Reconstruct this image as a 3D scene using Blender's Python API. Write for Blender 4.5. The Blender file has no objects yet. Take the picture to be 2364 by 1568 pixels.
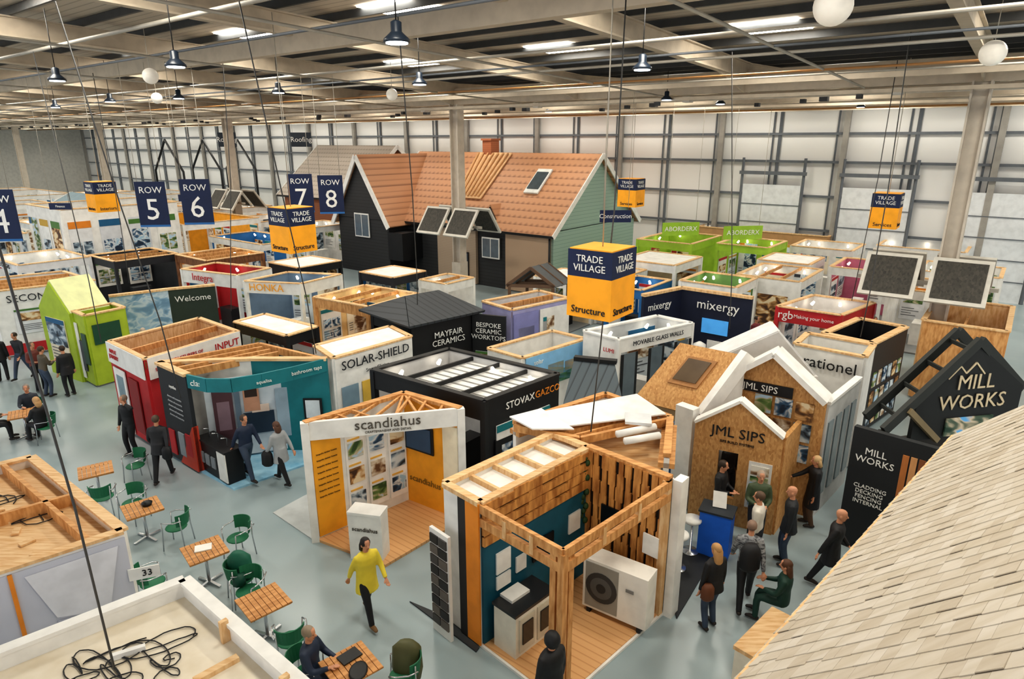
import bpy,math,random
from mathutils import Vector,Matrix
R=random.Random(7)
S=bpy.context.scene; COL=S.collection
A=(.616,.788); B=(-.788,.616)
def lin(h):
    h=h.lstrip('#');o=[]
    for i in (0,2,4):
        c=int(h[i:i+2],16)/255; o.append(c/12.92 if c<=.04045 else ((c+.055)/1.055)**2.4)
    return tuple(o)+(1,)
MC={}
def M(h,kind='plain',r=.6,metal=0,emi=0,h2=None,sc=1.0,h3='4d5a4a',h4='b9aa92'):
    key=(h,kind,r,metal,emi,h2,sc,h3,h4)
    if key in MC:return MC[key]
    m=bpy.data.materials.new('mat_%s_%d'%(kind,len(MC)));m.use_nodes=True
    nt=m.node_tree;N=nt.nodes;L=nt.links;bs=N['Principled BSDF']
    bs.inputs['Roughness'].default_value=r;bs.inputs['Metallic'].default_value=metal
    tc=N.new('ShaderNodeTexCoord');mp=N.new('ShaderNodeMapping');L.new(tc.outputs['Object'],mp.inputs[0])
    c1=lin(h);c2=lin(h2) if h2 else tuple(x*.86 for x in c1[:3])+(1,)
    rp=N.new('ShaderNodeValToRGB');rp.color_ramp.elements[0].color=c2;rp.color_ramp.elements[1].color=c1
    def noise(scale,det=3):
        n=N.new('ShaderNodeTexNoise');n.inputs['Scale'].default_value=scale;n.inputs['Detail'].default_value=det;L.new(mp.outputs[0],n.inputs['Vector']);return n
    if kind=='plain':
        n=noise(3*sc);rp.color_ramp.elements[0].position=.3;rp.color_ramp.elements[1].position=.6;L.new(n.outputs[0],rp.inputs[0])
    elif kind=='wood':
        mp.inputs['Rotation'].default_value=(0,0,-math.radians(50));mp.inputs['Scale'].default_value=(1.2*sc,9*sc,1.5*sc)
        n=noise(2.2,5);rp.color_ramp.elements[0].position=.35;rp.color_ramp.elements[1].position=.62;L.new(n.outputs[0],rp.inputs[0])
    elif kind=='osb':
        n=N.new('ShaderNodeTexVoronoi');n.inputs['Scale'].default_value=28*sc;mp.inputs['Scale'].default_value=(1,1,.45);L.new(mp.outputs[0],n.inputs['Vector']);L.new(n.outputs['Color'],rp.inputs[0])
    elif kind=='bands':
        w=N.new('ShaderNodeTexWave');w.bands_direction='Z';w.wave_profile='SAW';w.inputs['Scale'].default_value=.314/sc;L.new(mp.outputs[0],w.inputs['Vector']);rp.color_ramp.elements[1].position=.18;L.new(w.outputs['Color'],rp.inputs[0])
    elif kind in('stripeA','stripeB'):
        mp.inputs['Rotation'].default_value=(0,0,-math.radians(52 if kind=='stripeA' else 142))
        w=N.new('ShaderNodeTexWave');w.bands_direction='Y';w.wave_profile='SAW';w.inputs['Scale'].default_value=.314/sc;L.new(mp.outputs[0],w.inputs['Vector']);rp.color_ramp.elements[1].position=.25;L.new(w.outputs['Color'],rp.inputs[0])
    elif kind=='photo':
        cr=rp.color_ramp;mp.inputs['Scale'].default_value=(1,1,1.6)
        n=noise(1.7*sc,2.5);n.inputs['Distortion'].default_value=.6;L.new(n.outputs[0],rp.inputs[0])
        cr.elements[0].position=.38;cr.elements[1].position=.6
        e=cr.elements.new(.46);e.color=lin(h3);e=cr.elements.new(.53);e.color=lin(h4)
    elif kind=='tile':
        mp.inputs['Rotation'].default_value=(0,0,-math.radians(52))
        w=N.new('ShaderNodeTexWave');w.bands_direction='Z';w.wave_profile='SAW';w.inputs['Scale'].default_value=.314/sc;L.new(mp.outputs[0],w.inputs['Vector'])
        w2=N.new('ShaderNodeTexWave');w2.bands_direction='Y';w2.inputs['Scale'].default_value=.314/(sc*1.1);L.new(mp.outputs[0],w2.inputs['Vector'])
        mx=N.new('ShaderNodeMath');mx.operation='MULTIPLY_ADD';L.new(w2.outputs['Color'],mx.inputs[0]);mx.inputs[1].default_value=.25;L.new(w.outputs['Color'],mx.inputs[2]);rp.color_ramp.elements[1].position=.5;L.new(mx.outputs[0],rp.inputs[0])
    L.new(rp.outputs[0],bs.inputs['Base Color'])
    if emi:
        L.new(rp.outputs[0],bs.inputs['Emission Color']);bs.inputs['Emission Strength'].default_value=emi
    MC[key]=m;return m
WOOD=M('dca76c','wood',h2='b87f45');WOODL=M('e8c799','wood',h2='d3a570');WHITE=M('efeeea');BLACK=M('18191c',r=.5)
OSB=M('d8aa70','osb',h2='b07d46');STEEL=M('b9b3a8',r=.5,metal=.2);CHROME=M('c9ccd0',r=.25,metal=.9);FLOORW=M('e0b07c','stripeB',h2='c58c5a',sc=.14,r=.4)
YEL=M('f5a92c');NAVY=M('11224a');LIME=M('adc436')
class G:
    def __init__(s):s.v=[];s.f=[];s.m=[];s.k=0;s.sm=[]
    def add(s,vs,fs,smooth=False):
        n=len(s.v);s.v+=[tuple(v) for v in vs];s.f+=[tuple(i+n for i in f) for f in fs];s.m+=[s.k]*len(fs);s.sm+=[smooth]*len(fs);return s
    def box(s,c,d,rz=0):
        cz,sz=math.cos(rz),math.sin(rz);vs=[]
        for z in(-.5,.5):
            for x,y in((-.5,-.5),(.5,-.5),(.5,.5),(-.5,.5)):
                a,b=x*d[0],y*d[1];vs.append((c[0]+a*cz-b*sz,c[1]+a*sz+b*cz,c[2]+z*d[2]))
        return s.add(vs,[(3,2,1,0),(4,5,6,7),(0,1,5,4),(1,2,6,5),(2,3,7,6),(3,0,4,7)])
    def seg(s,p,q,w,h):
        p=Vector(p);q=Vector(q);t=(q-p).normalized();up=Vector((0,0,1)) if abs(t.z)<.95 else Vector((0,1,0))
        x=t.cross(up).normalized();y=x.cross(t);vs=[]
        for o in(p,q):
            for a,b in((-1,-1),(1,-1),(1,1),(-1,1)):vs.append(o+x*a*w/2+y*b*h/2)
        return s.add(vs,[(3,2,1,0),(4,5,6,7),(0,1,5,4),(1,2,6,5),(2,3,7,6),(3,0,4,7)])
    def wall(s,p,q,z0,z1,th=.1,sh=0):
        n=nrm(p,q);p=(p[0]+n[0]*sh,p[1]+n[1]*sh);q=(q[0]+n[0]*sh,q[1]+n[1]*sh)
        m=(z0+z1)/2;return s.seg((p[0],p[1],m),(q[0],q[1],m),th,z1-z0)
    def prism(s,poly,z0,z1):
        n=len(poly);vs=[(x,y,z0) for x,y in poly]+[(x,y,z1) for x,y in poly]
        return s.add(vs,[tuple(range(n-1,-1,-1)),tuple(range(n,2*n))]+[(i,(i+1)%n,n+(i+1)%n,n+i) for i in range(n)])
    def slab(s,pts,th):
        P=[Vector(p) for p in pts];n=(P[1]-P[0]).cross(P[2]-P[0]).normalized();k=len(P)
        vs=[p+n*th/2 for p in P]+[p-n*th/2 for p in P]
        return s.add(vs,[tuple(range(k)),tuple(range(2*k-1,k-1,-1))]+[(i,k+i,k+(i+1)%k,(i+1)%k) for i in range(k)])
    def tube(s,pts,rs,n=8,fx=1,fy=1):
        pts=[Vector(p) for p in pts]
        if not isinstance(rs,(list,tuple)):rs=[rs]*len(pts)
        vs=[];fs=[];pa=None
        for i,p in enumerate(pts):
            t=(pts[min(i+1,len(pts)-1)]-pts[max(i-1,0)]).normalized()
            ref=Vector((1,0,0)) if abs(t.x)<.85 else Vector((0,0,1))
            if pa is not None and (pa-t*pa.dot(t)).length>.05:ref=pa
            a=(ref-t*ref.dot(t)).normalized();pa=a;b=t.cross(a)
            for j in range(n):
                th=2*math.pi*j/n;vs.append(p+a*math.cos(th)*rs[i]*fx+b*math.sin(th)*rs[i]*fy)
        for i in range(len(pts)-1):
            for j in range(n):
                k=(j+1)%n;fs.append((i*n+j,i*n+k,(i+1)*n+k,(i+1)*n+j))
        fs.append(tuple(range(n-1,-1,-1)));m=(len(pts)-1)*n;fs.append(tuple(range(m,m+n)))
        return s.add(vs,fs,True)
    def ball(s,c,r,n=12,m=7):
        if not isinstance(r,(tuple,list)):r=(r,r,r)
        vs=[];fs=[]
        for i in range(m+1):
            ph=math.pi*(.02+.96*i/m)
            for j in range(n):
                th=2*math.pi*j/n;vs.append((c[0]+r[0]*math.sin(ph)*math.cos(th),c[1]+r[1]*math.sin(ph)*math.sin(th),c[2]-r[2]*math.cos(ph)))
        for i in range(m):
            for j in range(n):
                k=(j+1)%n;fs.append((i*n+j,i*n+k,(i+1)*n+k,(i+1)*n+j))
        fs.append(tuple(range(n-1,-1,-1)));fs.append(tuple(range(m*n,m*n+n)))
        return s.add(vs,fs,True)
    def lathe(s,c,prof,n=16):
        vs=[];fs=[]
        for r,z in prof:
            for j in range(n):
                th=2*math.pi*j/n;vs.append((c[0]+r*math.cos(th),c[1]+r*math.sin(th),c[2]+z))
        for i in range(len(prof)-1):
            for j in range(n):
                k=(j+1)%n;fs.append((i*n+j,i*n+k,(i+1)*n+k,(i+1)*n+j))
        fs.append(tuple(range(n-1,-1,-1)));m=(len(prof)-1)*n;fs.append(tuple(range(m,m+n)))
        return s.add(vs,fs,True)
    def out(s,name,mats,par=None,world=True,label=None):
        if not isinstance(mats,(list,tuple)):mats=[mats]
        me=bpy.data.meshes.new(name);me.from_pydata(s.v,[],s.f)
        for m in mats:me.materials.append(m)
        me.polygons.foreach_set('material_index',s.m);me.polygons.foreach_set('use_smooth',s.sm);me.update()
        o=bpy.data.objects.new(name,me);COL.objects.link(o)
        if par:
            o.parent=par
            if world:o.matrix_parent_inverse=wm(par).inverted()
        if label:o['label']=label
        return o
def wm(o):
    m=o.matrix_basis.copy()
    if o.parent:m=wm(o.parent)@o.matrix_parent_inverse@m
    return m
def nrm(p,q):
    dx,dy=q[0]-p[0],q[1]-p[1];l=math.hypot(dx,dy) or 1;return(dy/l,-dx/l)
def lerp(p,q,t):return tuple(p[i]+(q[i]-p[i])*t for i in range(len(p)))
def off(p,d,k):return(p[0]+d[0]*k,p[1]+d[1]*k)
def thing(name,label,cat,loc,rz=0,group=None):
    o=bpy.data.objects.new(name,None);o.empty_display_size=.2;o.location=loc;o.rotation_euler=(0,0,rz);COL.objects.link(o)
    o['label']=label;o['category']=cat
    if group:o['group']=group
    return o
def single(g,name,mats,label,cat,group=None):
    o=g.out(name,mats);o['label']=label;o['category']=cat
    if group:o['group']=group
    return o
def struct(g,name,mats):
    o=g.out(name,mats);o['kind']='structure';return o
def text(par,s,p,q,fr,z,size,mat,o_=.07,name='lettering',al='CENTER'):
    cu=bpy.data.curves.new('t','FONT');cu.body=s;cu.size=size;cu.align_x=al;cu.align_y='CENTER';cu.extrude=.006;cu.resolution_u=2;cu.space_line=.95
    ob=bpy.data.objects.new('t',cu);COL.objects.link(ob);dg=bpy.context.evaluated_depsgraph_get()
    me=bpy.data.meshes.new_from_object(ob.evaluated_get(dg));bpy.data.objects.remove(ob)
    n=nrm(p,q);c=lerp(p,q,fr);dx,dy=-n[1],n[0]
    mt=Matrix(((dx,0,n[0],c[0]+n[0]*o_),(dy,0,n[1],c[1]+n[1]*o_),(0,1,0,z),(0,0,0,1)))
    me.transform(mt);me.materials.clear();me.materials.append(mat)
    o=bpy.data.objects.new(name,me);COL.objects.link(o);o.parent=par;o.matrix_parent_inverse=wm(par).inverted();return o
def panel(par,p,q,a,b,z0,z1,mat,o_=.075,name='poster',th=.03):
    P,Q=lerp(p,q,a),lerp(p,q,b);return G().wall(P,Q,z0,z1,th,o_).out(name,mat,par)
PH=[M('cfd8dd','photo',h2='27303a',sc=1.5,h3='56697a',h4='9fb0bc'),M('e6d6b4','photo',h2='4a3020',sc=1.5,h3='8a6238',h4='c99f6a'),M('b4d0e4','photo',h2='35502c',sc=1.5,h3='6d8a4e',h4='c4b79c'),M('ece8de','photo',h2='6b4a30',sc=1.5,h3='a58a6c',h4='d2c4ae'),M('a4c4d8','photo',h2='1d2f44',sc=1.5,h3='3f6484',h4='dfe2e2')]
BGS=[M(c) for c in('f2f1ed','e6e8ea','d9dde2','f5ead2','dfe8ee','ecebe6')];ACC=[M(c) for c in('b3282d','1b5f8a','e08a2c','4f7d3a','1b7d86','3a3f48','c9a23a')]
INK=M('4a4d52')
def art(par,p,q,a,b,z0,z1,o_=.075,lay=None):
    P=lambda t:lerp(p,q,a+(b-a)*t);Z=lambda t:z0+(z1-z0)*t;g=G();g.wall(P(0),P(1),z0,z1,.03,o_)
    e=o_+.02;lay=R.randrange(4) if lay is None else lay
    g.k=1
    if lay==0:g.wall(P(.0),P(1),Z(.42),Z(.92),.012,e)
    elif lay==1:
        for i in range(2):
            for j in range(2):g.wall(P(.08+i*.45),P(.47+i*.45),Z(.12+j*.32),Z(.38+j*.32),.012,e)
    elif lay==2:g.wall(P(.1),P(.9),Z(.5),Z(.82),.012,e)
    else:g.wall(P(.35),P(1),Z(0),Z(1),.012,e)
    g.k=2;g.wall(P(0) if lay!=3 else P(.03),P(1) if lay!=3 else P(.3),Z(.9),Z(1) if lay!=2 else Z(.97),.014,e)
    g.k=3
    for i in range(4):
        g.wall(P(.08),P((.6,.8,.5,.7)[i] if lay!=3 else .28),Z(.34-i*.07),Z(.355-i*.07),.014,e)
    return g.out('poster',[R.choice(BGS),R.choice(PH),R.choice(ACC),INK],par)
SPOT=M('fff2dc',emi=9)
RECT=[]
def ab(p):return(p[0]*.616+p[1]*.788,-p[0]*.788+p[1]*.616)
def reg(*ps):
    q=[ab(p) for p in ps];RECT.append((min(v[0] for v in q),max(v[0] for v in q),min(v[1] for v in q),max(v[1] for v in q)))
def stand(label,N,L,Rr,h,w='hhww',co=WHITE,ci=WHITE,hc=WHITE,fl=None,hh=.4,rim=WOODL,top='',tx=(),po=(),auto=True,cat='exhibition stand',th=.1):
    K=(L[0]+Rr[0]-N[0],L[1]+Rr[1]-N[1]);reg(N,L,Rr,K)
    T=thing('exhibition_stand',label,cat,(N[0],N[1],0))
    sd=[(L,N),(N,Rr),(L,K),(K,Rr)]
    G().prism([N,Rr,K,L],.0,.06).out('floor_platform',fl or M('8c8f90'),T)
    posts=set()
    for i,(p,q) in enumerate(sd):
        col=co if i<2 else ci
        if w[i]=='w':
            G().wall(p,q,.06,h-.05,th).out('wall_panel',col,T);G().wall(p,q,h-.05,h,th+.06).out('top_rail',rim,T)
        elif w[i]=='h':
            G().wall(p,q,h-hh,h-.04,th).out('fascia',hc,T);G().wall(p,q,h-.04,h,th+.06).out('top_rail',rim,T);posts|={p,q}
    for p in posts:G().box((p[0],p[1],h/2),(.14,.14,h-.05),.9).out('post',hc if hc!=WHITE else WHITE,T)
    if 't' in top:
        n=max(2,int(math.dist(L,N)/.8))
        for i in range(1,n):
            p=lerp(N,L,i/n);q=lerp(Rr,K,i/n);G().seg((*p,h-.08),(*q,h-.08),.06,.13).out('roof_joist',WOOD,T)
    if 'p' in top:G().prism([lerp(N,K,.04),lerp(Rr,L,.04),lerp(K,N,.04),lerp(L,Rr,.04)],h-.06,h-.02).out('roof_panel',WHITE,T)
    if 'i' in top:
        g=G()
        for p,q in sd:g.wall(p,q,h-.3,h-.1,.05,0)
        g.seg((*lerp(N,L,.5),h-.12),(*lerp(Rr,K,.5),h-.12),.08,.16);g.out('roof_joist',WOOD,T)
    if auto:
        for i in(2,3):
            if w[i]=='w':
                p,q=sd[i];l=math.dist(p,q);n=max(1,int(l/1.1))
                for j in range(n):
                    if R.random()<.85:
                        art(T,p,q,(j+.12)/n,(j+.88)/n,R.uniform(.5,1.0),R.uniform(2.0,h-.3))
                        if h<3.3:
                            c=off(lerp(p,q,(j+.5)/n),nrm(p,q),.35);G().tube([(*c,h-.12),(c[0]-nrm(p,q)[0]*.08,c[1]-nrm(p,q)[1]*.08,h-.24)],[.04,.055],8).out('spot_lamp',SPOT,T)
        for i in(0,1):
            if w[i]=='w' and math.dist(*sd[i])>1.5:
                l=math.dist(*sd[i]);n=int(l/1.5)
                for j in range(n):art(T,*sd[i],(j+.12)/n,(j+.85)/n,.5,h-.7)
        c=lerp(N,K,.55);G().box((*c,.5),(.9,.45,.95),R.choice((.9,-.65))).out('counter',R.choice((WHITE,hc,BLACK)),T)
    for (i,a,b,z0,z1,m) in po:
        if m=='art':art(T,*sd[i],a,b,z0,z1,.085)
        else:panel(T,*sd[i],a,b,z0,z1,m,.085)
    for (i,s,fr,z,sz,m) in tx:text(T,s,*sd[i],fr,z,sz,m,.115)
    return T
# ---------------- room
V0=(-2.8,34.8)
def rp(s,d,z):return(V0[0]+s*B[0]-d*A[0],V0[1]+s*B[1]-d*A[1],z)
def zr(d):return 11.15+.035*d if d>=0 else 11.15-.03*d if d>-8 else 11.39-.03*(-8-d)
def zxy(x,y):return zr(-((x-V0[0])*A[0]+(y-V0[1])*A[1]))-.35
struct(G().add([rp(-60,40,0),rp(110,40,0),rp(110,-17.3,0),rp(-60,-17.3,0)],[(3,2,1,0)]),'floor',M('a2b0b4','plain',h2='90a1a6',r=.3,sc=.12))
g=G()
for d0,d1 in((36,0),(0,-8),(-8,-17.4)):g.add([rp(-60,d0,zr(d0)),rp(110,d0,zr(d0)),rp(110,d1,zr(d1)),rp(-60,d1,zr(d1))],[(0,1,2,3)])
struct(g,'ceiling',M('bdb2a3','stripeB',h2='8f8578',sc=.3))
struct(G().seg(rp(-60,-17.4,5.6),rp(110,-17.4,5.6),.2,11.2),'wall_back',M('efeeeb','stripeB',h2='cdccca',sc=1.2))
struct(G().seg(rp(96,40,5.6),rp(96,-17.3,5.6),.2,11.2),'wall_left',M('d8d5cd'))
tn=0
def trim(g,m):
    global tn;tn+=1;struct(g,'trim_%d'%tn,m)
PUR=M('46484a',r=.5,metal=.2);BEAM=M('c4b7a4',r=.6);GREY=M('6a6f75',r=.5)
d=33.
while d>-17:
    trim(G().seg(rp(-60,d,zr(d)-.12),rp(110,d,zr(d)-.12),.09,.2),PUR);d-=1.82
k=-7
while k*7.27<96:
    s=k*7.27;k+=1
    g=G()
    for d0,d1 in((34,0),(0,-8),(-8,-17)):
        for dz,w,h in((-.25,.25,.04),(-.5,.06,.48),(-.76,.26,.05)):g.seg(rp(s,d0,zr(d0)+dz),rp(s,d1,zr(d1)+dz),w,h)
    for e in(1,-1):g.slab([rp(s,e*.2,zr(0)-.76),rp(s,e*3.2,zr(e*3.2)-.76),rp(s,e*.2,zr(0)-1.25)],.06)
    trim(g,BEAM);trim(G().box(rp(s,-17,5.5),(.25,.3,11),math.radians(52)),M('a09c95'))
for d,z,w,h in((0,10.3,.3,.75),(0.5,9.75,.12,.12),(-3,10.0,.2,.2),(-5.5,10.0,.25,.35),(14.2,10.7,.3,.45),(-9,10.0,.2,.3),(-12,9.9,.15,.2),(2.2,10.1,.12,.16),(-7,9.75,.12,.14),(-14.5,9.9,.15,.25),(25,11,.2,.4)):
    trim(G().seg(rp(-60,d,z),rp(110,d,z),w,h),BEAM)
for d,z,r,m in((5.4,10.05,.035,M('b98752',r=.4)),(8.5,10.2,.04,STEEL),(-1.6,9.8,.05,M('d8cfc0')),(11.5,10.3,.04,STEEL),(18,10.7,.05,STEEL),(3.6,10.1,.03,STEEL),(-4.2,9.7,.05,BEAM),(-10.3,9.7,.05,M('b98752')),(9.8,10.2,.03,GREY),(16.2,10.5,.035,GREY)):
    trim(G().tube([rp(-60,d,z),rp(110,d,z)],r,6),m)
for k in range(-5,12):
    s=k*7.27+3.3;trim(G().tube([rp(s,0,9.9),rp(s,30,10.8)],.035,6),STEEL)
    trim(G().box(rp(s-1,-.1,9.75),(.35,.3,.22),.9),M('ddd8cf'));trim(G().box(rp(s+2,-3.2,9.8),(.3,.3,.25),.9),M('55565a'));trim(G().tube([rp(s,0,9.8),rp(s+3.3,-8,10.6)],.04,5),BEAM)
    for j in range(3):trim(G().box(rp(s+j*2.2,.5-j*1.6,9.6),(.22,.18,.14),.9),M('3a3b3d'))
s=-58
while s<94:
    g=G();g.seg(rp(s,-17.2,0),rp(s,-17.2,10.6),.14,.14);g.seg(rp(s+.4,-17.2,0),rp(s+.4,-17.2,10.6),.08,.08);trim(g,GREY);s+=3.63
for z in(3.0,5.0,7.0,8.6):trim(G().seg(rp(-60,-17.15,z),rp(94,-17.15,z),.1,.14),GREY)
def wpt(X):return (X-V0[0]-17.15*A[0])/B[0]
for i,x in enumerate((16.2,20.8,25.3)):
    s=wpt(x);g=G();g.seg(rp(s-1.75,-16.95,2.8),rp(s+1.75,-16.95,2.8),.1,5.6);g.k=1
    for z in(1.1,2.2,3.3,4.4):g.seg(rp(s-1.75,-16.88,z),rp(s+1.75,-16.88,z),.03,.05)
    for e in(-1.85,1.85):g.seg(rp(s+e,-16.9,0),rp(s+e,-16.9,7.2),.12,.14)
    g.seg(rp(s-2,-16.85,6.3),rp(s+2,-16.85,6.3),.2,.2)
    struct(g,'door_%d'%(i+1),[M('dfe2e4'),GREY])
for j,s in enumerate((-21.8,0,21.8,43.6,65.4)):
    g=G();c=rp(s,0,0)
    for e in(-.24,.24):g.box((c[0]+B[0]*e,c[1]+B[1]*e,4.98),(.5,.06,9.95),math.radians(52))
    g.box((c[0],c[1],4.98),(.1,.46,9.95),math.radians(52));g.box((c[0],c[1],1),(.6,.6,2),math.radians(52))
    trim(g,M('cbc1b3'))
    if j<3:
        T=thing('air_heater_unit','tilted dark grille panels in pale frames around steel column','heater',(c[0],c[1],0),group='grille units on the columns')
        z=3.8 if j==0 else 4.1;ds=.5 if j==0 else 0
        G().seg(rp(s+2+ds,.5,z-.1),rp(s-2+ds,.5,z-.1),.1,.12).out('bracket',STEEL,T)
        for e in(1.0,-.95):
            for sg in(1,-1):
                f0,f1=.42*sg,1.35*sg;e2=e+ds
                P=[rp(s+e2+.82,f1,z-.55),rp(s+e2-.82,f1,z-.55),rp(s+e2-.82,f0,z+.75),rp(s+e2+.82,f0,z+.75)]
                c4=sum((Vector(p) for p in P),Vector())/4
                fr=G().slab(P,.1).out('frame',M('d2cec4'),T)
                P2=[c4+(Vector(p)-c4)*.84 for p in P];G().slab(P2,.14).out('grille',M('4a463e','osb',h2='2a2925',sc=.6),fr)
sky=M('fff9ec',emi=29);n=0
for d in(5.9,13.2,20.5,-4.5,-12.5):
    for k in range(-6,13):
        s=k*7.27-2.33
        if d>20 and(s<-45 or s>25):continue
        z=zr(d)-.03;z2=zr(d-1.6)-.03
        n+=1;struct(G().add([rp(s-.95,d,z),rp(s+.95,d,z),rp(s+.95,d-1.6,z2),rp(s-.95,d-1.6,z2)],[(0,1,2,3)]),'window_%d'%n,sky)
for x,y in((-1.86,11.5),(-7.2,15.1),(-12,18.5),(-2.6,19.7),(2.9,15.7),(-7.7,23),(-16.3,28.2),(-12.5,26.1),(-21.6,32.8),(16.5,32.8),(6,27),(9,30),(-3,36),(2,38)):
    T=thing('high_bay_lamp','dark bell-shaped high bay lamp hanging from roof','lamp',(x,y,9.8),group='high bay lamps under the roof')
    G().lathe((x,y,9.72),[(.22,0),(.21,.05),(.12,.13),(.09,.16),(.09,.3),(.04,.33)]).out('lamp_shade',M('1f2a38',r=.35),T)
    G().lathe((x,y,9.7),[(.18,0),(.18,.03)]).out('lens',M('dfeeff',emi=8),T)
    G().tube([(x,y,10.0),(x,y,zxy(x,y))],.012,5).out('cable',BLACK,T)
for x,y,z,r in((4.4,9.9,9.97,.26),(9.9,14.6,9.93,.25),(-10.5,20.4,10,.22),(-4.6,26.7,9.9,.22),(-14.8,29,9.9,.22)):
    T=thing('globe_lamp','white spherical globe hanging from roof','lamp',(x,y,z),group='white globes under the roof')
    G().ball((x,y,z),r,20,12).out('globe',M('f4eee2',r=.4,emi=.15),T);G().tube([(x,y,z+r),(x,y,zxy(x,y))],.01,5).out('cable',STEEL,T)
WT=M('f4f4f0');SIGNY=M('f7a920',emi=.08)
def cube(x,y,z,lo):
    T=thing('hanging_sign','blue and yellow four-sided cube sign hanging on cables','sign',(x,y,z),group='hanging cube signs')
    q=.44;r0=math.radians(98);c=[(x+q*1.414*math.cos(r0+i*math.pi/2),y+q*1.414*math.sin(r0+i*math.pi/2)) for i in range(4)]
    G().prism(c,z-.6,z+.13).out('lower_band',SIGNY,T);G().prism(c,z+.13,z+.6).out('upper_band',NAVY,T)
    G().prism([lerp(v,(x,y),.05) for v in c],z+.6,z+.62).out('top_cover',SIGNY,T)
    c=sorted(c,key=lambda v:v[1])[:3];n0=c[0];l,r_=sorted(c[1:],key=lambda v:v[0])
    for p,w in((l,n0),(n0,r_)):
        text(T,'TRADE\nVILLAGE',p,w,.5,z+.37,.17,WT,.01);text(T,lo,p,w,.5,z-.46,.18,M('20242c'),.01)
    G().tube([(x,y,z+.6),(x,y,zxy(x,y))],.012,5).out('cable',STEEL,T)
cube(1.6,11.5,5.8,'Structure');cube(-6.1,18.3,5.85,'Structure');cube(5.3,29.7,6.0,'Services');cube(13.2,23.4,5.85,'Services');cube(-16.9,27.5,6,'Interiors')
def rows(x,y,z,t,h=1.5,w=.95):
    T=thing('row_sign','navy hanging banner with white row number','sign',(x,y,z),group='row number banners')
    p,q=(x-w/2,y-.08),(x+w/2,y+.05);G().wall(p,q,z-h/2,z+h/2,.03).out('banner',NAVY,T);G().wall(p,q,z-h/2,z-h/2+.07,.034).out('border',M('2f6fb0'),T)
    text(T,'ROW',p,q,.5,z+h*.31,.3,WT,.02);text(T,t,p,q,.5,z-.2,1.0,WT,.02)
    for e in(.1,.9):
        c=lerp(p,q,e);G().tube([(*c,z+h/2),(*c,10.6)],.01,4).out('cable',STEEL,T)
rows(-15.0,19.4,6.1,'4');rows(-12.1,22.4,6.15,'5');rows(-10.6,22.4,6.23,'6');rows(-8.4,26.6,6.2,'7');rows(-7.2,26.6,6.15,'8')
def hang(x,y,z,w,h,c,s='',tc=WT,yaw=0):
    T=thing('hanging_banner','small coloured banner sign hanging on cables','sign',(x,y,z),group='small hanging banners')
    p,q=(x-w/2,y),(x+w/2,y+yaw);G().wall(p,q,z-h/2,z+h/2,.04).out('banner',c,T)
    if s:text(T,s,p,q,.5,z,h*.5,tc,.03)
    for e in(.1,.9):
        v=lerp(p,q,e);G().tube([(*v,z+h/2),(*v,10.5)],.01,4).out('cable',STEEL,T)
hang(-14.8,30.5,5.7,.9,.3,NAVY,'Kitchens');hang(4.3,27.5,5.2,1.3,.5,NAVY,'Construction');hang(-25,60,8.3,1.6,1.2,M('2c3540'),'Roofing');hang(-18.5,60,8.3,1.8,1.2,M('2c3540'),'Roofing');hang(-18,26.5,5.7,.9,.25,NAVY,'Finance')
hang(8.4,32.6,4.0,1.9,.65,M('9cc63a'),'ABORDERX',WT,.3);hang(11.3,32.0,3.9,2.0,.65,M('9cc63a'),'ABORDERX',WT,.3)
for x,y,x2,y2,z in((-4.9,13,-5.2,16.5,2.8),(-2.3,14.5,-2.9,19.5,3.4),(1.95,12.4,1.5,11.4,2.9),(6.2,20,6.4,18.5,2.9),(-13.5,20,-11.5,17.5,2.8),(-15.5,26,-15.2,25.5,2.8),(-9,22,-9.3,21,2.8),(9.2,16.5,8.9,16,3.4),(12,22,12,22.5,2.8),(-5.2,6.3,-4.5,6.0,2.5),(-8.2,13,-7.4,13.6,2.7)):
    single(G().tube([(x,y,10.6),(x*.6+x2*.4+.08,y*.6+y2*.4,7),(x*.2+x2*.8+.05,y*.2+y2*.8,4.5),(x2,y2,z)],.014,5),'power_cable',M('4a4a4a'),'grey power cable dropping from roof to a stand','cable','dropped power cables')
# ---------------- houses
def house(label,N,wb,wa,ez,rz,wm_,rm,ridge='b',ov=.4,endm=None,z0=0):
    T=thing('show_house',label,'house',(*N,z0));L=off(N,B,wb);Rr=off(N,A,wa);K=off(L,A,wa);reg(N,L,Rr,K)
    G().prism([N,Rr,K,L],z0,ez).out('wall',wm_,T)
    m1,m2=lerp(N,Rr,.5),lerp(L,K,.5);e=[(N,Rr,m1),(L,K,m2)];sl=[(N,L,m1,m2,A,-1),(Rr,K,m1,m2,A,1)];ax=B;w2=wa/2
    for p,q,m in e:G().slab([(*p,ez),(*q,ez),(*m,rz)],.12).out('gable',endm or wm_,T)
    k=(rz-ez)/w2
    for p,q,a,b,D,sg in sl:
        p1=off(off(p,ax,-ov),D,sg*ov);q1=off(off(q,ax,ov),D,sg*ov);a1=off(a,ax,-ov);b1=off(b,ax,ov);ze=ez-k*ov+.1
        G().slab([(*p1,ze),(*q1,ze),(*b1,rz+.1),(*a1,rz+.1)],.14).out('roof',rm,T)
        for u,v in((p1,a1),(q1,b1)):G().seg((*u,ze-.02),(*v,rz+.08),.06,.28).out('fascia_board',WHITE,T)
        G().seg((*p1,ze),(*q1,ze),.1,.14).out('gutter',BLACK,T)
    return T,N,L,Rr,K
TER=M('c6946f','tile',h2='84583f',sc=.34);DK=M('2f3032','bands',h2='161718',sc=.2)
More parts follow.
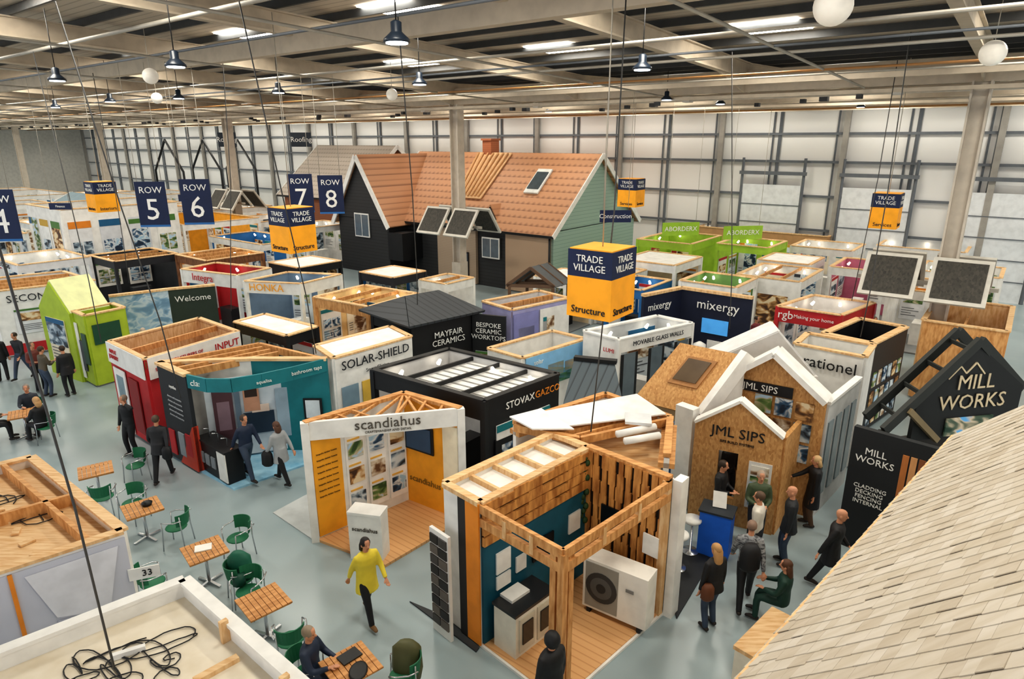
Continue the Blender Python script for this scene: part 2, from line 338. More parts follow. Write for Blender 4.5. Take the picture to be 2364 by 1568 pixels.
T,N,L,Rr,K=house('full-size show house with dark boards and terracotta roof',(2.1,35.1),13.9,9,3.55,7.35,DK,TER,endm=M('9db5aa','bands',h2='7a9389',sc=.2))
G().slab([(*N,0.05),(*Rr,.05),(*Rr,3.5),(*N,3.5)],.3).out('side_cladding',M('9db5aa','bands',h2='7a9389',sc=.2),T)
G().tube([(N[0]-.1,N[1]-.25,3.4),(N[0]-.1,N[1]-.2,.1)],.06,8).out('downpipe',BLACK,T)
FN=(-A[0],-A[1])
def fp(s,o=.0):return off(off(N,B,s),FN,o)
reg(fp(11,1.8),fp(16,1.8),fp(11,0))
G().wall(fp(3.0),fp(0),.05,3.4,.2,.08).out('timber_cladding',M('b39a82','stripeB',h2='77624f',sc=.16),T)
G().wall(fp(8.3),fp(5.2),.05,3.4,.2,.1).out('brick_panel',M('ad9a86','bands',h2='85735f',sc=.1),T)
wl,wr=fp(15.9,1.6),fp(11.1,1.6);wm1=lerp(wl,wr,.5)
G().prism([wr,off(wr,A,3),off(wl,A,3),wl],0,3.5).out('wing_wall',DK,T)
G().slab([(*wl,3.5),(*wr,3.5),(*wm1,7.2)],.12).out('wing_gable',DK,T)
bk=lambda p,d:off(p,A,d)
for p in(wl,wr):
    e=off(p,B,.3 if p is wl else -.3);e=off(e,FN,.3);m=off(wm1,FN,.3)
    G().slab([(*e,3.1),(*m,7.35),(*bk(m,7),7.35),(*bk(e,7),3.1)],.14).out('wing_roof',TER,T)
    G().seg((*e,3.05),(*m,7.3),.08,.3).out('barge_board',WHITE,T)
def win(T,p,q,fr,w,z0,z1,o_=.2,fm=None):
    l=math.dist(p,q);a,b=fr-w/2/l,fr+w/2/l;f=panel(T,p,q,a,b,z0,z1,fm or WHITE,o_,'window',.06)
    c=(a+b)/2;e=(b-a)*.05
    for a1,b1 in((a+e,c-e/2),(c+e/2,b-e)):
        G().wall(lerp(p,q,a1),lerp(p,q,b1),z0+.08,z1-.08,.03,o_+.03).out('glass_pane',M('6b7680',r=.1),f)
win(T,wl,wr,.5,1.4,2.3,3.8,.08);win(T,fp(8.3),fp(5.2),.65,1.1,.2,1.9,.25,BLACK);win(T,fp(5.2),fp(3),.5,1.3,1.7,2.9,.15)
G().prism([fp(11.1,1.7),fp(9.8,1.7),fp(9.8,-.2),fp(11.1,-.2)],1.1,2.8).out('bay_window',BLACK,T)
def rfp(s,u,o=.15):
    p=off(fp(s),A,4.5*u);return(p[0]-A[0]*o*.65,p[1]-A[1]*o*.65,3.6+3.8*u+o*.75)
G().slab([rfp(3.2,.42,.2),rfp(2.2,.42,.2),rfp(2.2,.75,.2),rfp(3.2,.75,.2)],.1).out('roof_window_frame',M('e5e8e4'),T)
G().slab([rfp(3.1,.47,.27),rfp(2.3,.47,.27),rfp(2.3,.7,.27),rfp(3.1,.7,.27)],.06).out('roof_window_glass',M('4d5a60',r=.1),T)
G().slab([rfp(8.1,.3,.2),rfp(6,.3,.2),rfp(6.0,.98,.2),rfp(8.8,.98,.2)],.06).out('roof_underlay',M('e9c090'),T)
for i in range(7):G().seg(rfp(7.9-i*.28,.32,.3),rfp(8.6-i*.4,.96,.3),.1,.06).out('batten',M('c99a66'),T)
for s in(7.4,4.4):
    a,b,c=fp(s+.7,-.2),fp(s-.7,-.2),fp(s,-.2)
    G().slab([(*a,3.5),(*b,3.5),(*c,4.6)],.1).out('dormer_gable',BLACK,T)
    for e in(a,b):G().slab([(*e,3.5),(*c,4.7),(*off(c,A,1.6),4.7),(*off(e,A,.4),3.5)],.08).out('dormer_roof',TER,T)
c=off(fp(7.9),A,4.5);G().box((*c,7.75),(.8,.7,1.0),.9).out('chimney',M('b5714c','bands',h2='8a4e32',sc=.12),T);G().box((*c,8.28),(.95,.85,.12),.9).out('chimney_cap',M('b5714c'),T)
T,N2,L2,_,_=house('brick show house with pale grey tiled roof',(-11.5,49),9,8,4.2,7.7,M('a56a4a','bands',h2='7e4c36',sc=.15),M('b5aba0','tile',h2='8c8378',sc=.3))
house('small timber show building with grey roof',(-33,50),7,5,2.6,3.9,M('c2d0d8'),M('6f8792'),ov=.3)
T=thing('steel_frame_house','black steel skeleton frame of a house','frame',(-35,70,0));reg((-39,71),(-30,84))
for k in range(3):
    o=off((-38,72),A,k*4);q=off(o,B,-6);m=lerp(o,q,.5)
    G().tube([(*o,0),(*o,5.2),(*m,8.3),(*q,5.2),(*q,0)],.12,6).out('frame',BLACK,T)
# ---------------- stands
RED=M('bd262c');TEAL=M('1b7d86');ORG=M('e8902c');DN=M('161d36');NT=M('26292f')
stand('joinery stand with white fascia and red walls',(-9.7,16.4),(-11.6,18.0),(-8.3,19.0),2.7,'wwww',RED,WOODL,WHITE,top='i',auto=False,po=((0,0,1,2.1,2.7,WHITE),(1,0,1,2.1,2.7,WHITE),(0,.1,.42,.1,2.0,WHITE),(0,.16,.36,1.0,1.8,M('8aa0aa')),(0,.5,.75,.3,1.9,M('8e2226')),(1,.2,.5,.2,2.0,WHITE),(1,.6,.9,.5,1.9,M('c84a42'))),
 tx=((1,'MANUFACTURERS OF\nSUPERIOR QUALITY JOINERY',.34,2.4,.13,RED),(1,'INPUT',.83,2.42,.3,RED),(0,'INPUT\nJOINERY',.2,2.4,.17,RED)))
stand('white stand advertising solar shading with windows',(-4.75,16.5),(-5.55,17.6),(-3.0,18.5),2.7,'wwww',WHITE,WHITE,WHITE,top='p',auto=False,po=((1,.05,.25,.6,1.8,M('7f98a8')),(1,.3,.42,.6,1.8,M('d9b34a')),(1,.5,.85,.5,1.8,'art')),tx=((1,'SOLAR-SHIELD',.5,2.4,.36,NT),(1,'Smart Glazing',.5,2.1,.14,NT)))
N,L,Rr=(-.6,13.15),(-3.4,15.15),(1.1,14.85);K=(-1.7,16.85)
T=stand('large black open-roofed fireplace stand with white slats',N,L,Rr,2.85,'hwww',BLACK,M('d8d8d8'),BLACK,hh=.5,rim=BLACK,fl=M('9a9a9a'),po=((1,.82,.97,.6,1.9,'art'),(1,.1,.35,.5,1.8,M('111214'))),tx=((1,'STOVAX',.42,2.55,.24,WT),(1,'GAZCO',.8,2.55,.24,ORG)))
for i in range(1,4):G().seg((*lerp(N,L,i/4),2.72),(*lerp(Rr,K,i/4),2.72),.05,.1).out('roof_beam',BLACK,T)
for i in range(9):
    u0,u1=(i+.2)/9,(i+.9)/9;G().prism([lerp(lerp(N,Rr,u0),lerp(L,K,u0),.08),lerp(lerp(N,Rr,u1),lerp(L,K,u1),.08),lerp(lerp(N,Rr,u1),lerp(L,K,u1),.75),lerp(lerp(N,Rr,u0),lerp(L,K,u0),.75)],2.6,2.64).out('ceiling_slat',WHITE,T)
T=stand('black stove showroom kiosk with hipped slatted roof',(-3.1,19.4),(-4.6,21.0),(-1.3,21.0),2.75,'hwww',BLACK,BLACK,BLACK,rim=BLACK,auto=False,fl=BLACK,tx=((1,'MAYFAIR\nCERAMICS',.55,2.15,.28,WT),))
ap=[(-3.5,20.9,3.3),(-2.5,21.8,3.3)];e=[(-3.1,19.0,2.8),(-.9,21.0,2.8),(-2.8,23,2.8),(-5.1,21.1,2.8)]
RS=M('3d4146','stripeB',h2='1d1f22',sc=.25)
for P in([e[0],e[1],ap[1],ap[0]],[e[1],e[2],ap[1]],[e[2],e[3],ap[0],ap[1]],[e[3],e[0],ap[0]]):G().slab(P,.08).out('roof',RS,T)
G().wall((-1.3,20.9),(-.2,20.5),0,2.75,.1).out('sign_wall',BLACK,T);text(T,'BESPOKE\nCERAMIC\nWORKTOPS',(-1.3,20.9),(-.2,20.5),.5,2.2,.22,WT,.08);art(T,(-1.3,20.9),(-.2,20.5),.1,.6,.7,1.5)
stand('stand with lilac and white outer walls',(0,20.9),(-1.0,22.1),(2.0,22.6),2.9,'wwww',M('a6a6cf'),WHITE,WHITE,top='ti',auto=False,po=((1,0,.42,.06,2.7,M('8d8fc4')),(1,.45,.98,.06,2.7,WHITE),(1,.5,.7,1.0,2.4,'art'),(1,.08,.35,.8,2.2,M('b9bade'))))
T=thing('timber_truss','small brown timber gable roof frame','truss',(1,24.6,0));reg((-.4,24.2),(2.4,26))
for k in range(3):
    o=(0.7+k*.35,24.6+k*.45);g=G();g.seg((o[0]-.9,o[1],2.9),(o[0]+.9,o[1]-.3,2.9),.08,.12);g.seg((o[0]-.9,o[1],2.9),(o[0],o[1]-.15,3.6),.08,.12);g.seg((o[0]+.9,o[1]-.3,2.9),(o[0],o[1]-.15,3.6),.08,.12);g.out('truss_frame',M('6a5240'),T)
for x,y in((-.1,24.6),(1.55,24.3),(.6,25.5),(2.2,25.2)):G().box((x,y,1.43),(.12,.12,2.86)).out('post',M('6a5240'),T)
for e in(-.95,.95):G().slab([(.7+e,24.6-.15*(1+e/.95),2.88),(.7,24.45,3.62),(1.4,25.35,3.62),(1.4+e,25.5-.15*(1+e/.95),2.88)],.04).out('roof_sheet',M('5b5e60'),T)
stand('low stand wall with green landscape poster',(.3,17.7),(-.7,18.6),(2.3,19.6),2.3,'wwww',WHITE,WHITE,auto=False,po=((1,.02,.98,1.2,2.25,M('8cc2ea')),(1,.02,.98,1.2,1.6,M('5a9a3a','photo',h2='2f6a2a',h3='4a8a34',h4='6faa4a')),(1,.35,.6,1.45,1.85,M('e3d5a4')),(1,.62,.8,1.5,1.8,M('d9c9a8')),(1,.05,.3,.2,1.0,'art')),tx=((1,'solar',.2,2.05,.2,WT),))
T=thing('sample_roof','dark grey metal standing seam sample roof','roof',(1.6,15.9,0))
G().slab([(1.25,15.8,1.2),(3.0,15.2,1.0),(2.75,16.6,2.5),(1.7,16.9,2.5)],.1).out('roof_sheet',M('56626a','stripeA',h2='2c3338',sc=.22,r=.4),T)
G().prism([(1.35,16.0),(2.85,15.5),(2.7,16.6),(1.75,16.9)],0,1.1).out('base_wall',WHITE,T);G().seg((1.7,16.9,2.55),(2.8,16.55,2.55),.2,.1).out('ridge_cap',BLACK,T)
stand('glazing stand with white wall and black framed doors',(3.1,18.2),(2.2,19.1),(5.7,20.0),2.7,'whww',WHITE,M('c9cdd0'),WHITE,rim=WHITE,auto=True,hh=.45,po=((0,.35,.75,1.3,1.8,BLACK),(0,.38,.72,1.34,1.76,M('9fc4dd')),)+tuple((1,a,a+.03,.06,2.2,BLACK) for a in(.02,.2,.38,.56,.74,.95))+tuple((1,a,a+.15,.1,2.2,M('66727a',r=.15)) for a in(.05,.41,.78)),tx=((1,'MOVABLE GLASS WALLS',.5,2.47,.2,NT),(0,'LUMI',.8,2.3,.18,RED)))
T=thing('exhibition_stand','navy corner stand wall with white lettering and screen','exhibition stand',(6.6,23,0));reg((4.7,22.9),(6.4,21.4),(8.5,22.5),(6.4,24.2))
for p,q in(((4.7,22.9),(6.4,24.2)),((6.4,24.2),(8.5,22.5))):G().wall(p,q,0,2.85,.12).out('wall_panel',DN,T);G().wall(p,q,2.85,2.95,.2).out('top_rail',WOODL,T)
p,q=(6.4,24.2),(8.5,22.5)
text(T,'mixergy',p,q,.55,2.4,.5,WT,.08);panel(T,p,q,.35,.72,1.35,1.9,M('4f9fe0',emi=.4),.08,'screen');panel(T,p,q,.45,.7,.4,1.1,WHITE,.09);text(T,'mixergy',(4.7,22.9),(6.4,24.2),.4,2.4,.4,WT,.08)
G().prism([(4.7,22.9),(6.4,21.4),(8.5,22.5),(6.4,24.2)],0,.05).out('floor_platform',M('7a7f84'),T)
for c in((6.1,22.4),(6.7,22.3)):G().lathe((*c,.05),[(.22,0),(.22,1.2),(.05,1.3)]).out('water_cylinder',WHITE,T)
stand('white window stand with large black lettering',(8.75,15.4),(7.5,16.5),(9.5,16.4),3.1,'wwww',WHITE,WHITE,auto=False,po=((0,.1,.9,.3,1.9,M('aab4ba')),(0,.15,.45,.4,1.8,M('5d6a72',r=.15)),(0,.55,.85,.4,1.8,M('5d6a72',r=.15))),tx=((0,'rationel',.55,2.7,.42,BLACK),))
stand('black open-topped stand with orange timber slats',(10.1,17.5),(9.2,18.5),(12.0,19.2),2.8,'wwww',BLACK,BLACK,auto=False,th=.16,po=((0,.1,.9,1.9,2.35,M('1a1210')),(0,.6,.78,.1,1.8,M('d9712e','wood',h2='a04818')),)+tuple((1,.08+i*.15,.18+i*.15,.2+j*.6,.65+j*.6,PH[(i+j)%5]) for i in range(6) for j in range(3)),tx=((0,'FRAME',.5,2.3,.3,M('ff8a3a',emi=1)),))  # orange is the timber's own colour
stand('stand with bright red fascia and white lettering',(10.9,20.95),(9.3,22.2),(12.9,22.7),2.7,'hhww',WHITE,WHITE,RED,top='',hh=.55,tx=((0,'rgb',.15,2.43,.4,WT),(0,'Making your home',.6,2.43,.17,WT)))
T=stand('lime green house-shaped stand with pitched pale roof',(-14.4,21.3),(-15.2,21.95),(-13.7,22.4),2.6,'wwww',LIME,LIME,LIME,auto=False,po=((0,.05,.35,.2,2.2,WHITE),(0,.6,.95,.8,1.9,M('3c5a4a')),(1,.1,.8,1.5,2.2,M('20503a')),(0,.35,.6,.5,1.6,M('4a4f55'))))
p,q=(-17.0,22.9),(-15.2,21.8);m=lerp(p,q,.5);G().slab([(*p,0),(*q,0),(*q,2.5),(*m,3.5),(*p,2.5)],.1).out('gable_wall',LIME,T)
for e in(p,q):G().slab([(*e,2.5),(*m,3.55),(m[0]+.7,m[1]+1.1,3.55),(e[0]+.7,e[1]+1.1,2.5)],.06).out('roof',M('e6ebb4'),T)
art(T,p,q,.2,.8,.5,2.2);G().wall(q,(q[0]+.7,q[1]+1.1),0,2.5,.08).out('side_wall',LIME,T)
stand('white stand wall with long red and black lettering',(-19.9,24.5),(-22.5,26.5),(-17.3,26.6),2.7,'wwww',WHITE,WHITE,top='t',auto=False,po=((1,0,1,.1,.5,RED),(1,.15,.6,.9,1.9,'art'),(1,.7,.9,.7,2.0,'art')),tx=((1,'SECONDS&CO',.5,2.3,.4,NT),))
T=thing('exhibition_stand','stand wall with pale blue sky poster','exhibition stand',(-13.6,25,0));reg((-15.1,23.9),(-12,25.9))
for p,q,m in(((-15.1,23.9),(-13.5,25.1),M('9dbcd6','photo',h2='6f93b0',h3='86a9c6',h4='c4d4de')),((-13.5,25.1),(-12,25.9),M('2c3a30'))):G().wall(p,q,0,2.6,.12).out('wall_panel',m,T);G().wall(p,q,2.6,2.68,.2).out('top_rail',WOODL,T)
text(T,'Welcome',(-13.5,25.1),(-12,25.9),.5,2.2,.33,WT,.08)
stand('black flat-roofed display kiosk',(-6.8,18.9),(-9,20.5),(-6.2,19.9),2.6,'hhww',BLACK,BLACK,BLACK,hh=.35,rim=WOODL,top='p')
stand('warmly lit plywood interior stand',(-5,22.1),(-7.3,23.6),(-3.6,24.2),2.7,'hhww',WOOD,M('efcd92'),WOOD,top='t',fl=FLOORW)
stand('timber home stand with yellow lettering',(-8.4,25.5),(-10.8,26),(-7.3,27.4),2.8,'hhww',WHITE,M('6d85a0'),WHITE,hh=.5,tx=((0,'HONKA',.4,2.55,.42,YEL),))
stand('stand with white fascia and red lettering',(-11.6,27.2),(-14.6,28.6),(-10.8,28.8),2.8,'hhww',WHITE,RED,WHITE,hh=.6,tx=((0,'Integra',.4,2.5,.45,RED),))
W2=M('f2f1ee');BR=M('8a5e3e','wood',h2='6a452c');BL=M('2a6fae')
def fs(label,x,y,wb,wa,h,**k):
    a,b=ab((x,y))
    for _ in range(3):
        for r in RECT:
            if a<r[1]+.1 and a+wa>r[0]-.1 and b<r[3]+.1 and b+wb>r[2]-.1:
                na,nb=r[0]-a-.3,r[2]-b-.3
                if max(na,nb)>=1.4:
                    if na>nb:wa=na
                    else:wb=nb
                elif r[3]-b<r[1]-a:b=r[3]+.3
                else:a=r[1]+.3
    N=(a*A[0]+b*B[0],a*A[1]+b*B[1])
    for r in RECT:
        if a<r[1] and a+wa>r[0] and b<r[3] and b+wb>r[2]:return
    return stand(label,N,off(N,B,wb),off(N,A,wa),h,**k)
fs('tall white two-storey exhibition stand with graphics',-23.5,34.5,5,6,4.8,w='wwww',auto=True)
fs('white stand with grey lettered fascia',-22.9,30,4,3,2.7,hc=M('e6e6e8'),tx=((0,'GRAND DESIGNS',.5,2.5,.3,NT),))
fs('dark stand with open timber joist top',-19,31,3,3,2.7,co=NT,ci=NT,hc=NT,top='t')
fs('white and yellow exhibition stand with fascia',-20.2,39,7,5,3.4,co=WHITE,ci=YEL,hc=WHITE)
fs('brown timber topped stand with posters',-14.7,31.2,5,3,2.7,co=BR,ci=WOOD,hc=BR,top='t')
fs('white stand with bright blue interior walls',-14.2,37,6,3,2.6,ci=BL)
fs('small black garden room stand with flat roof',-10.4,31.5,2.5,2.5,2.3,w='whww',co=BLACK,ci=NT,hc=BLACK,top='p')
FL_='white exhibition stand with open top and posters'
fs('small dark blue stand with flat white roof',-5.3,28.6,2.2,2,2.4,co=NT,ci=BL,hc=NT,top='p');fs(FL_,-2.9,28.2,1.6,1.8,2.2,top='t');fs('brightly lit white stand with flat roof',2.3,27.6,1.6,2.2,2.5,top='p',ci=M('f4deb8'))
for x,y,wb,wa,h,k in((-22.6,50,8,5,3.2,{}),(-33,60,7,5,3.5,{}),(-30,42,5,5,3,{}),(-45,58,9,6,3.5,{}),(-38,50,4,4,3.6,{}),(-29,35.5,4,4,3.2,{}),(-40,66,8,5,3,{}),(-27,55,4,4,3,{}),(-13,43,3,3,2.8,{}),(-52,64,6,6,3.4,{})):fs(FL_,x,y,wb,wa,h,**k)
fs('orange and white exhibition stand with posters',-27,46,4,4,3.6,ci=YEL);fs('grey exhibition stand with posters and fascia',-18,43,4,4,3,co=M('a9b0b4'))
LG=M('a6cc3e')
fs('lime green exhibition stand with bright fascia',9.1,33.2,3,4,3.2,hc=LG,ci=LG);fs('lime green exhibition stand with bright fascia',12.8,32.6,2.6,3,3.1,hc=LG,ci=LG)
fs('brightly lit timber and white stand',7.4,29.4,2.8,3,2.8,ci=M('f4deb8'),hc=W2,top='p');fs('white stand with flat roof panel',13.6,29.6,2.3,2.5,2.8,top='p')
fs('white stand with open timber joists',11.8,26.3,2.6,4,2.7,top='t',w='whww');fs('blue walled exhibition stand with posters',5.2,25.6,1.6,2.6,2.5,co=BL,ci=BL,hc=BL)
fs('long beige stand along the wall',18.7,38.8,8,1.6,2.8,w='wwww',co=M('b98f62'));fs('white and pink exhibition stand with fascia',16.4,28.4,2.2,3,2.7,ci=M('c9718c'));fs('white and green exhibition stand with fascia',8.8,25.2,2.3,3,2.7,ci=M('6f9a55'))
for x,y,wb,wa,h,k in((20.5,27,3,3,2.7,{}),(4.6,30.2,1.8,2.2,2.6,dict(top='p')),(17,24.2,2.4,3,2.6,dict(top='t')),(23,33,4,3,2.8,{}),(17.5,33.5,3,3,2.8,{}),(2.9,25.4,1.8,2,2.5,dict(top='t'))):fs(FL_,x,y,wb,wa,h,**k)
fs('plywood stand with open timber roof',15,19.0,2.2,4,2.7,w='wwww',co=WOOD,ci=WOODL,top='t',auto=False)
# ---------------- bathroom stand
L,N,Rr,K=(-9.2,16.1),(-8.0,15.15),(-4.9,16.4),(-7.2,17.9)
T=thing('exhibition_stand','bathroom tap stand with curved teal fascia and blue floor','exhibition stand',(-7,15.5,0))
G().prism([N,(-6.8,14.25),(-4.85,16.1),K,L],0,.05).out('floor_platform',M('a9d6ec','plain',h2='84bcdc',r=.25),T)
cur=[N,(-7.4,14.85),(-6.8,14.85),(-6.2,15.2),(-5.6,15.7),Rr];g=G()
for p,q in zip(cur,cur[1:]):g.wall(p,q,2.35,2.7,.06)
g.out('fascia',TEAL,T);text(T,'classic',N,cur[2],.35,2.53,.22,WT,.12);text(T,'bathroom taps',cur[3],Rr,.65,2.53,.14,WT,.1);text(T,'aqualisa',cur[2],cur[4],.5,2.5,.12,WT,.12)
for p,q,m in((L,N,M('26292e')),(L,(-6.9,16.4),WHITE),((-6.9,16.4),Rr,TEAL)):
    G().wall(p,q,.05,2.65,.1).out('wall_panel',m,T);G().wall(p,q,2.65,2.72,.2).out('top_rail',WOODL,T)
gp,gq=(-7.95,15.75),(-5.9,16.5)
G().wall(gp,gq,.1,2.3,.1).out('graphic_wall',M('dbe3ea','plain',h2='b4c0cb',sc=.4),T)
for a,b,z0,z1,c in((.42,.6,1.35,1.95,'c8967a'),(.4,.75,.7,1.3,'1f3246'),(.08,.3,.6,2.0,'5a3b42'),(.12,.26,.9,1.7,'8f7580'),(.78,.95,.5,1.9,'9fb3c2'),(.32,.38,.5,2.0,'6a7c8c'),(.44,.58,1.75,2.1,'3a2a22'),(.5,.7,1.3,1.5,'e8d0c0')):panel(T,gp,gq,a,b,z0,z1,M(c),.08+z0*.01,'graphic')
panel(T,(-5.9,16.4),Rr,.3,.8,1.0,1.6,BLACK,.1,'screen');panel(T,(-5.9,16.4),Rr,.36,.74,1.05,1.55,M('dfe8ee'),.12,'screen')
for k in range(4):
    p=lerp(L,(-8.0,15.2),k/4);G().seg((*p,2.6),(p[0]+1.9,p[1]+1.6,2.6),.08,.18).out('roof_joist',WOOD,T)
G().seg((*L,2.6),(-7.2,17.8,2.6),.1,.2).out('roof_joist',WOOD,T);G().seg((-7.2,17.8,2.6),(-5.1,16.5,2.6),.1,.2).out('roof_joist',WOOD,T)
for i,t_ in enumerate((.1,.45,.7)):panel(T,L,N,t_,t_+.2,.2+i*.1,.9+i*.05,[RED,M('9aa2a8'),RED][i],.07)
text(T,'aqualisa',L,N,.5,2.2,.12,WT,.07)
for i in range(5):text(T,'showers and accessories',L,N,.5,1.9-i*.13,.075,M('b8bcc0'),.07)
G().slab([(*N,.05),(*lerp(L,N,.4),.05),(*N,1.3)],.16).out('graphic_wedge',M('c8452e'),T)
T=thing('display_counter','black and white bathroom display counter','counter',(-7.2,14.9,0));ca,cb=(-8.0,15.55),(-6.85,14.6)
G().wall(ca,cb,.05,.88,.45).out('body',BLACK,T);G().wall(ca,cb,.88,.92,.5).out('worktop',BLACK,T);panel(T,ca,cb,.74,1,.1,.86,WHITE,.24)
for i in range(3):panel(T,ca,cb,.1+i*.2,.24+i*.2,.3,.6,M('8d949a'),.24)
for k in(.2,.5,.8):v=lerp(ca,cb,k);G().tube([(*v,.9),(*v,1.15),(v[0]-.08,v[1]-.12,1.2)],.015,6).out('tap',CHROME,T)
# ---------------- triangular stand
L,K,Rr,F=(-4.2,12.15),(-2.45,13.8),(-1.1,12.9),(-2.54,11.24)
T=thing('exhibition_stand','triangular stand with yellow walls and timber roof truss','exhibition stand',(-2.6,12.5,0))
G().prism([L,F,Rr,K],0,.06).out('floor_platform',FLOORW,T)
for p,q,m in((L,K,WHITE),(K,Rr,YEL)):G().wall(p,q,.06,2.7,.1).out('wall_panel',m,T);G().wall(p,q,2.7,2.78,.16).out('top_rail',WOOD,T)
G().wall(L,Rr,2.36,2.76,.08).out('fascia',WHITE,T);text(T,'scandiahus',L,Rr,.52,2.6,.32,M('5b564e'),.06);text(T,'CRAFTSMANSHIP AND DETAIL',L,Rr,.52,2.43,.07,M('5b564e'),.06)
for p in(L,Rr):G().box((*p,1.38),(.16,.16,2.76),.3).out('post',WHITE,T)
for i in range(7):
    a=lerp(L,Rr,i/7);b=lerp(L,K,i/7) if i<4 else lerp(K,Rr,(i-3.5)/3.5);g=G();g.seg((*a,2.7),(*b,2.72),.05,.08)
    b2=lerp(L,K,min(1,(i+1)/4));g.seg((*a,2.7),(*b2,2.72),.05,.06);g.out('roof_truss',WOOD,T)
panel(T,L,K,.03,.3,.1,2.35,M('f5ad2e'),.06)
for a in(.34,.56,.78):panel(T,L,K,a,a+.19,.3,2.4,M('f6f5f2'),.07)
for a in(.36,.58,.80):
    for z in(.45,1.05,1.65):panel(T,L,K,a,a+.15,z,z+.36,PH[(int(a*100+z*10))%5],.09,'photograph');panel(T,L,K,a,a+.12,z+.42,z+.46,M('e9b85a'),.09,'caption')
panel(T,K,Rr,.03,.55,1.45,2.1,BLACK,.08,'television');panel(T,K,Rr,.07,.51,1.5,2.05,M('2d4258',emi=.2),.1,'screen');panel(T,K,Rr,.72,.97,.4,2.3,M('f3e9d0'),.07)
text(T,'scandiahus',K,Rr,.36,.7,.22,M('8a6420'),.06)
for i in range(8):text(T,'bespoke timber houses',L,K,.16,2.0-i*.14,.05,M('7a5a20'),.085)
T=thing('podium','white podium with grey lettering','podium',(-2.95,11.3,0));p,q=(-3.3,11.55),(-2.6,11.4)
G().wall(p,q,.0,1.05,.35,-.15).out('body',WHITE,T);G().wall(p,q,1.05,1.1,.4,-.15).out('worktop',WHITE,T);text(T,'scandiahus',p,q,.5,.72,.13,M('5b564e'),.035)
single(G().prism([(-5.5,13.24),(-4.3,12.2),(-4.1,14.2),(-4.6,14.6)],0,.02),'floor_mat',M('c4c8c8'),'pale grey floor mat edge beside stand','mat')
# ---------------- nearest timber-frame stand
F,Rr,L,K=(.72,7.9),(2.68,9.87),(-.5,9.1),(1.42,11.05)
T=thing('exhibition_stand','timber-framed renewable heating stand with teal wall','exhibition stand',(1,9.4,0))
G().prism([F,Rr,K,L],0,.07).out('floor_platform',FLOORW,T);G().prism([off(F,(0,-1),.06),off(Rr,(1,0),.06),off(K,(0,1),.06),off(L,(-1,0),.06)],0,.05).out('floor_trim',WHITE,T)
TE2=M('125a70');WAN=M('dda25c','wood',h2='a06630',sc=.6)
G().wall(L,K,.07,1.95,.1).out('wall_panel',TE2,T)
for i in range(4):
    z=1.97+i*.2;g=G();pts=8
    for k in range(pts):
        p=lerp(L,K,k/pts);q=lerp(L,K,(k+1)/pts);g.wall(p,q,z,z+.165+.025*math.sin(k*2.1+i),.06,.06)
    g.out('waney_board',WAN,T)
G().wall(L,K,1.95,2.75,.08).out('backing_board',M('3a2212'),T)
G().wall(K,Rr,.07,2.75,.08).out('wall_panel',M('24170f'),T)
for i in range(10):
    g=G()
    for k in range(10):
        w=.046+.012*math.sin(k*1.7+i*2);c=(i+.5)/10+.008*math.sin(k*.9+i*3);g.wall(lerp(K,Rr,c-w*.78),lerp(K,Rr,c+w*.78),.08+k*.267,.08+(k+1)*.267,.04,.07)
    g.out('waney_board',WAN,T)
Lo=(-1.12,9.72);Ko=(.8,11.67)
G().wall(Lo,Ko,.05,2.7,.06).out('outer_wall',WHITE,T);G().wall(Lo,L,.05,2.7,.06).out('end_wall',WHITE,T)
panel(T,Lo,L,.66,1.02,.05,2.74,ORG,.05,'orange_panel');panel(T,Lo,L,.45,.66,.05,2.74,M('2b2a2c'),.05,'dark_panel')
for p,q in((Lo,Ko),(L,K),(Lo,L),(Ko,K)):G().wall(p,q,2.7,2.78,.14).out('top_rail',WOODL,T)
for i in(1,2,3,4):G().wall(lerp(Lo,Ko,i/5),lerp(L,K,i/5),2.62,2.72,.06).out('roof_joist',WOODL,T)
G().prism([Lo,L,K,Ko],2.58,2.62).out('ceiling_board',W2,T)
G().wall(K,Rr,2.72,2.8,.14).out('top_rail',WOOD,T);G().wall(off(K,(.6,.7),.2),off(Rr,(.6,.7),.12),.05,2.7,.05).out('side_wall',WHITE,T)
G().wall((2.78,9.8),(2.95,10.0),0,2.74,.16).out('side_return',WHITE,T)
for p,q in((L,F),(F,Rr)):
    for z in(2.34,2.58):G().wall(p,q,z,z+.15,.07).out('header_beam',WOOD,T)
    for t_ in(.33,.66):c=lerp(p,q,t_);G().box((*c,2.53),(.08,.08,.3),.78).out('spacer_block',WOODL,T)
for dx,dy in((-.1,.06),(.1,.1),(0,-.06)):G().box((F[0]+dx,F[1]+dy+.08,1.35),(.11,.11,2.6),.78).out('post',WOOD,T)
G().box((2.62,9.85,1.38),(.12,.12,2.7),.78).out('post',WOODL,T)
for a,b,z0,z1 in((.1,.22,1.3,1.7),(.1,.22,1.0,1.25),(.27,.36,1.1,1.4),(.78,.9,1.2,1.6)):panel(T,L,K,a,b,z0,z1,WHITE,.07)
panel(T,L,K,.42,.62,1.1,1.5,M('15181c',r=.2),.08,'screen');panel(T,K,Rr,.25,.55,1.35,1.8,M('15181c',r=.2),.12,'television');panel(T,K,Rr,.78,.96,1.2,1.6,WHITE,.12)
for k in range(14):
    c=lerp(K,Rr,.02);G().ball((c[0]-.1+.05*math.sin(k*2),c[1]-.12,2.6-k*.1),(.06,.06,.07),6,4).out('ivy_cluster',M('2f4a24'),T)
T=thing('heat_pump','white outdoor heat pump unit with round fan grille','heat pump',(1.8,9.6,0));p,q=(1.3,9.98),(2.3,9.3)
G().wall(p,q,.17,1.17,.4,-.15).out('body',M('efece4'),T)
n=nrm(p,q);c=lerp(p,q,.3)
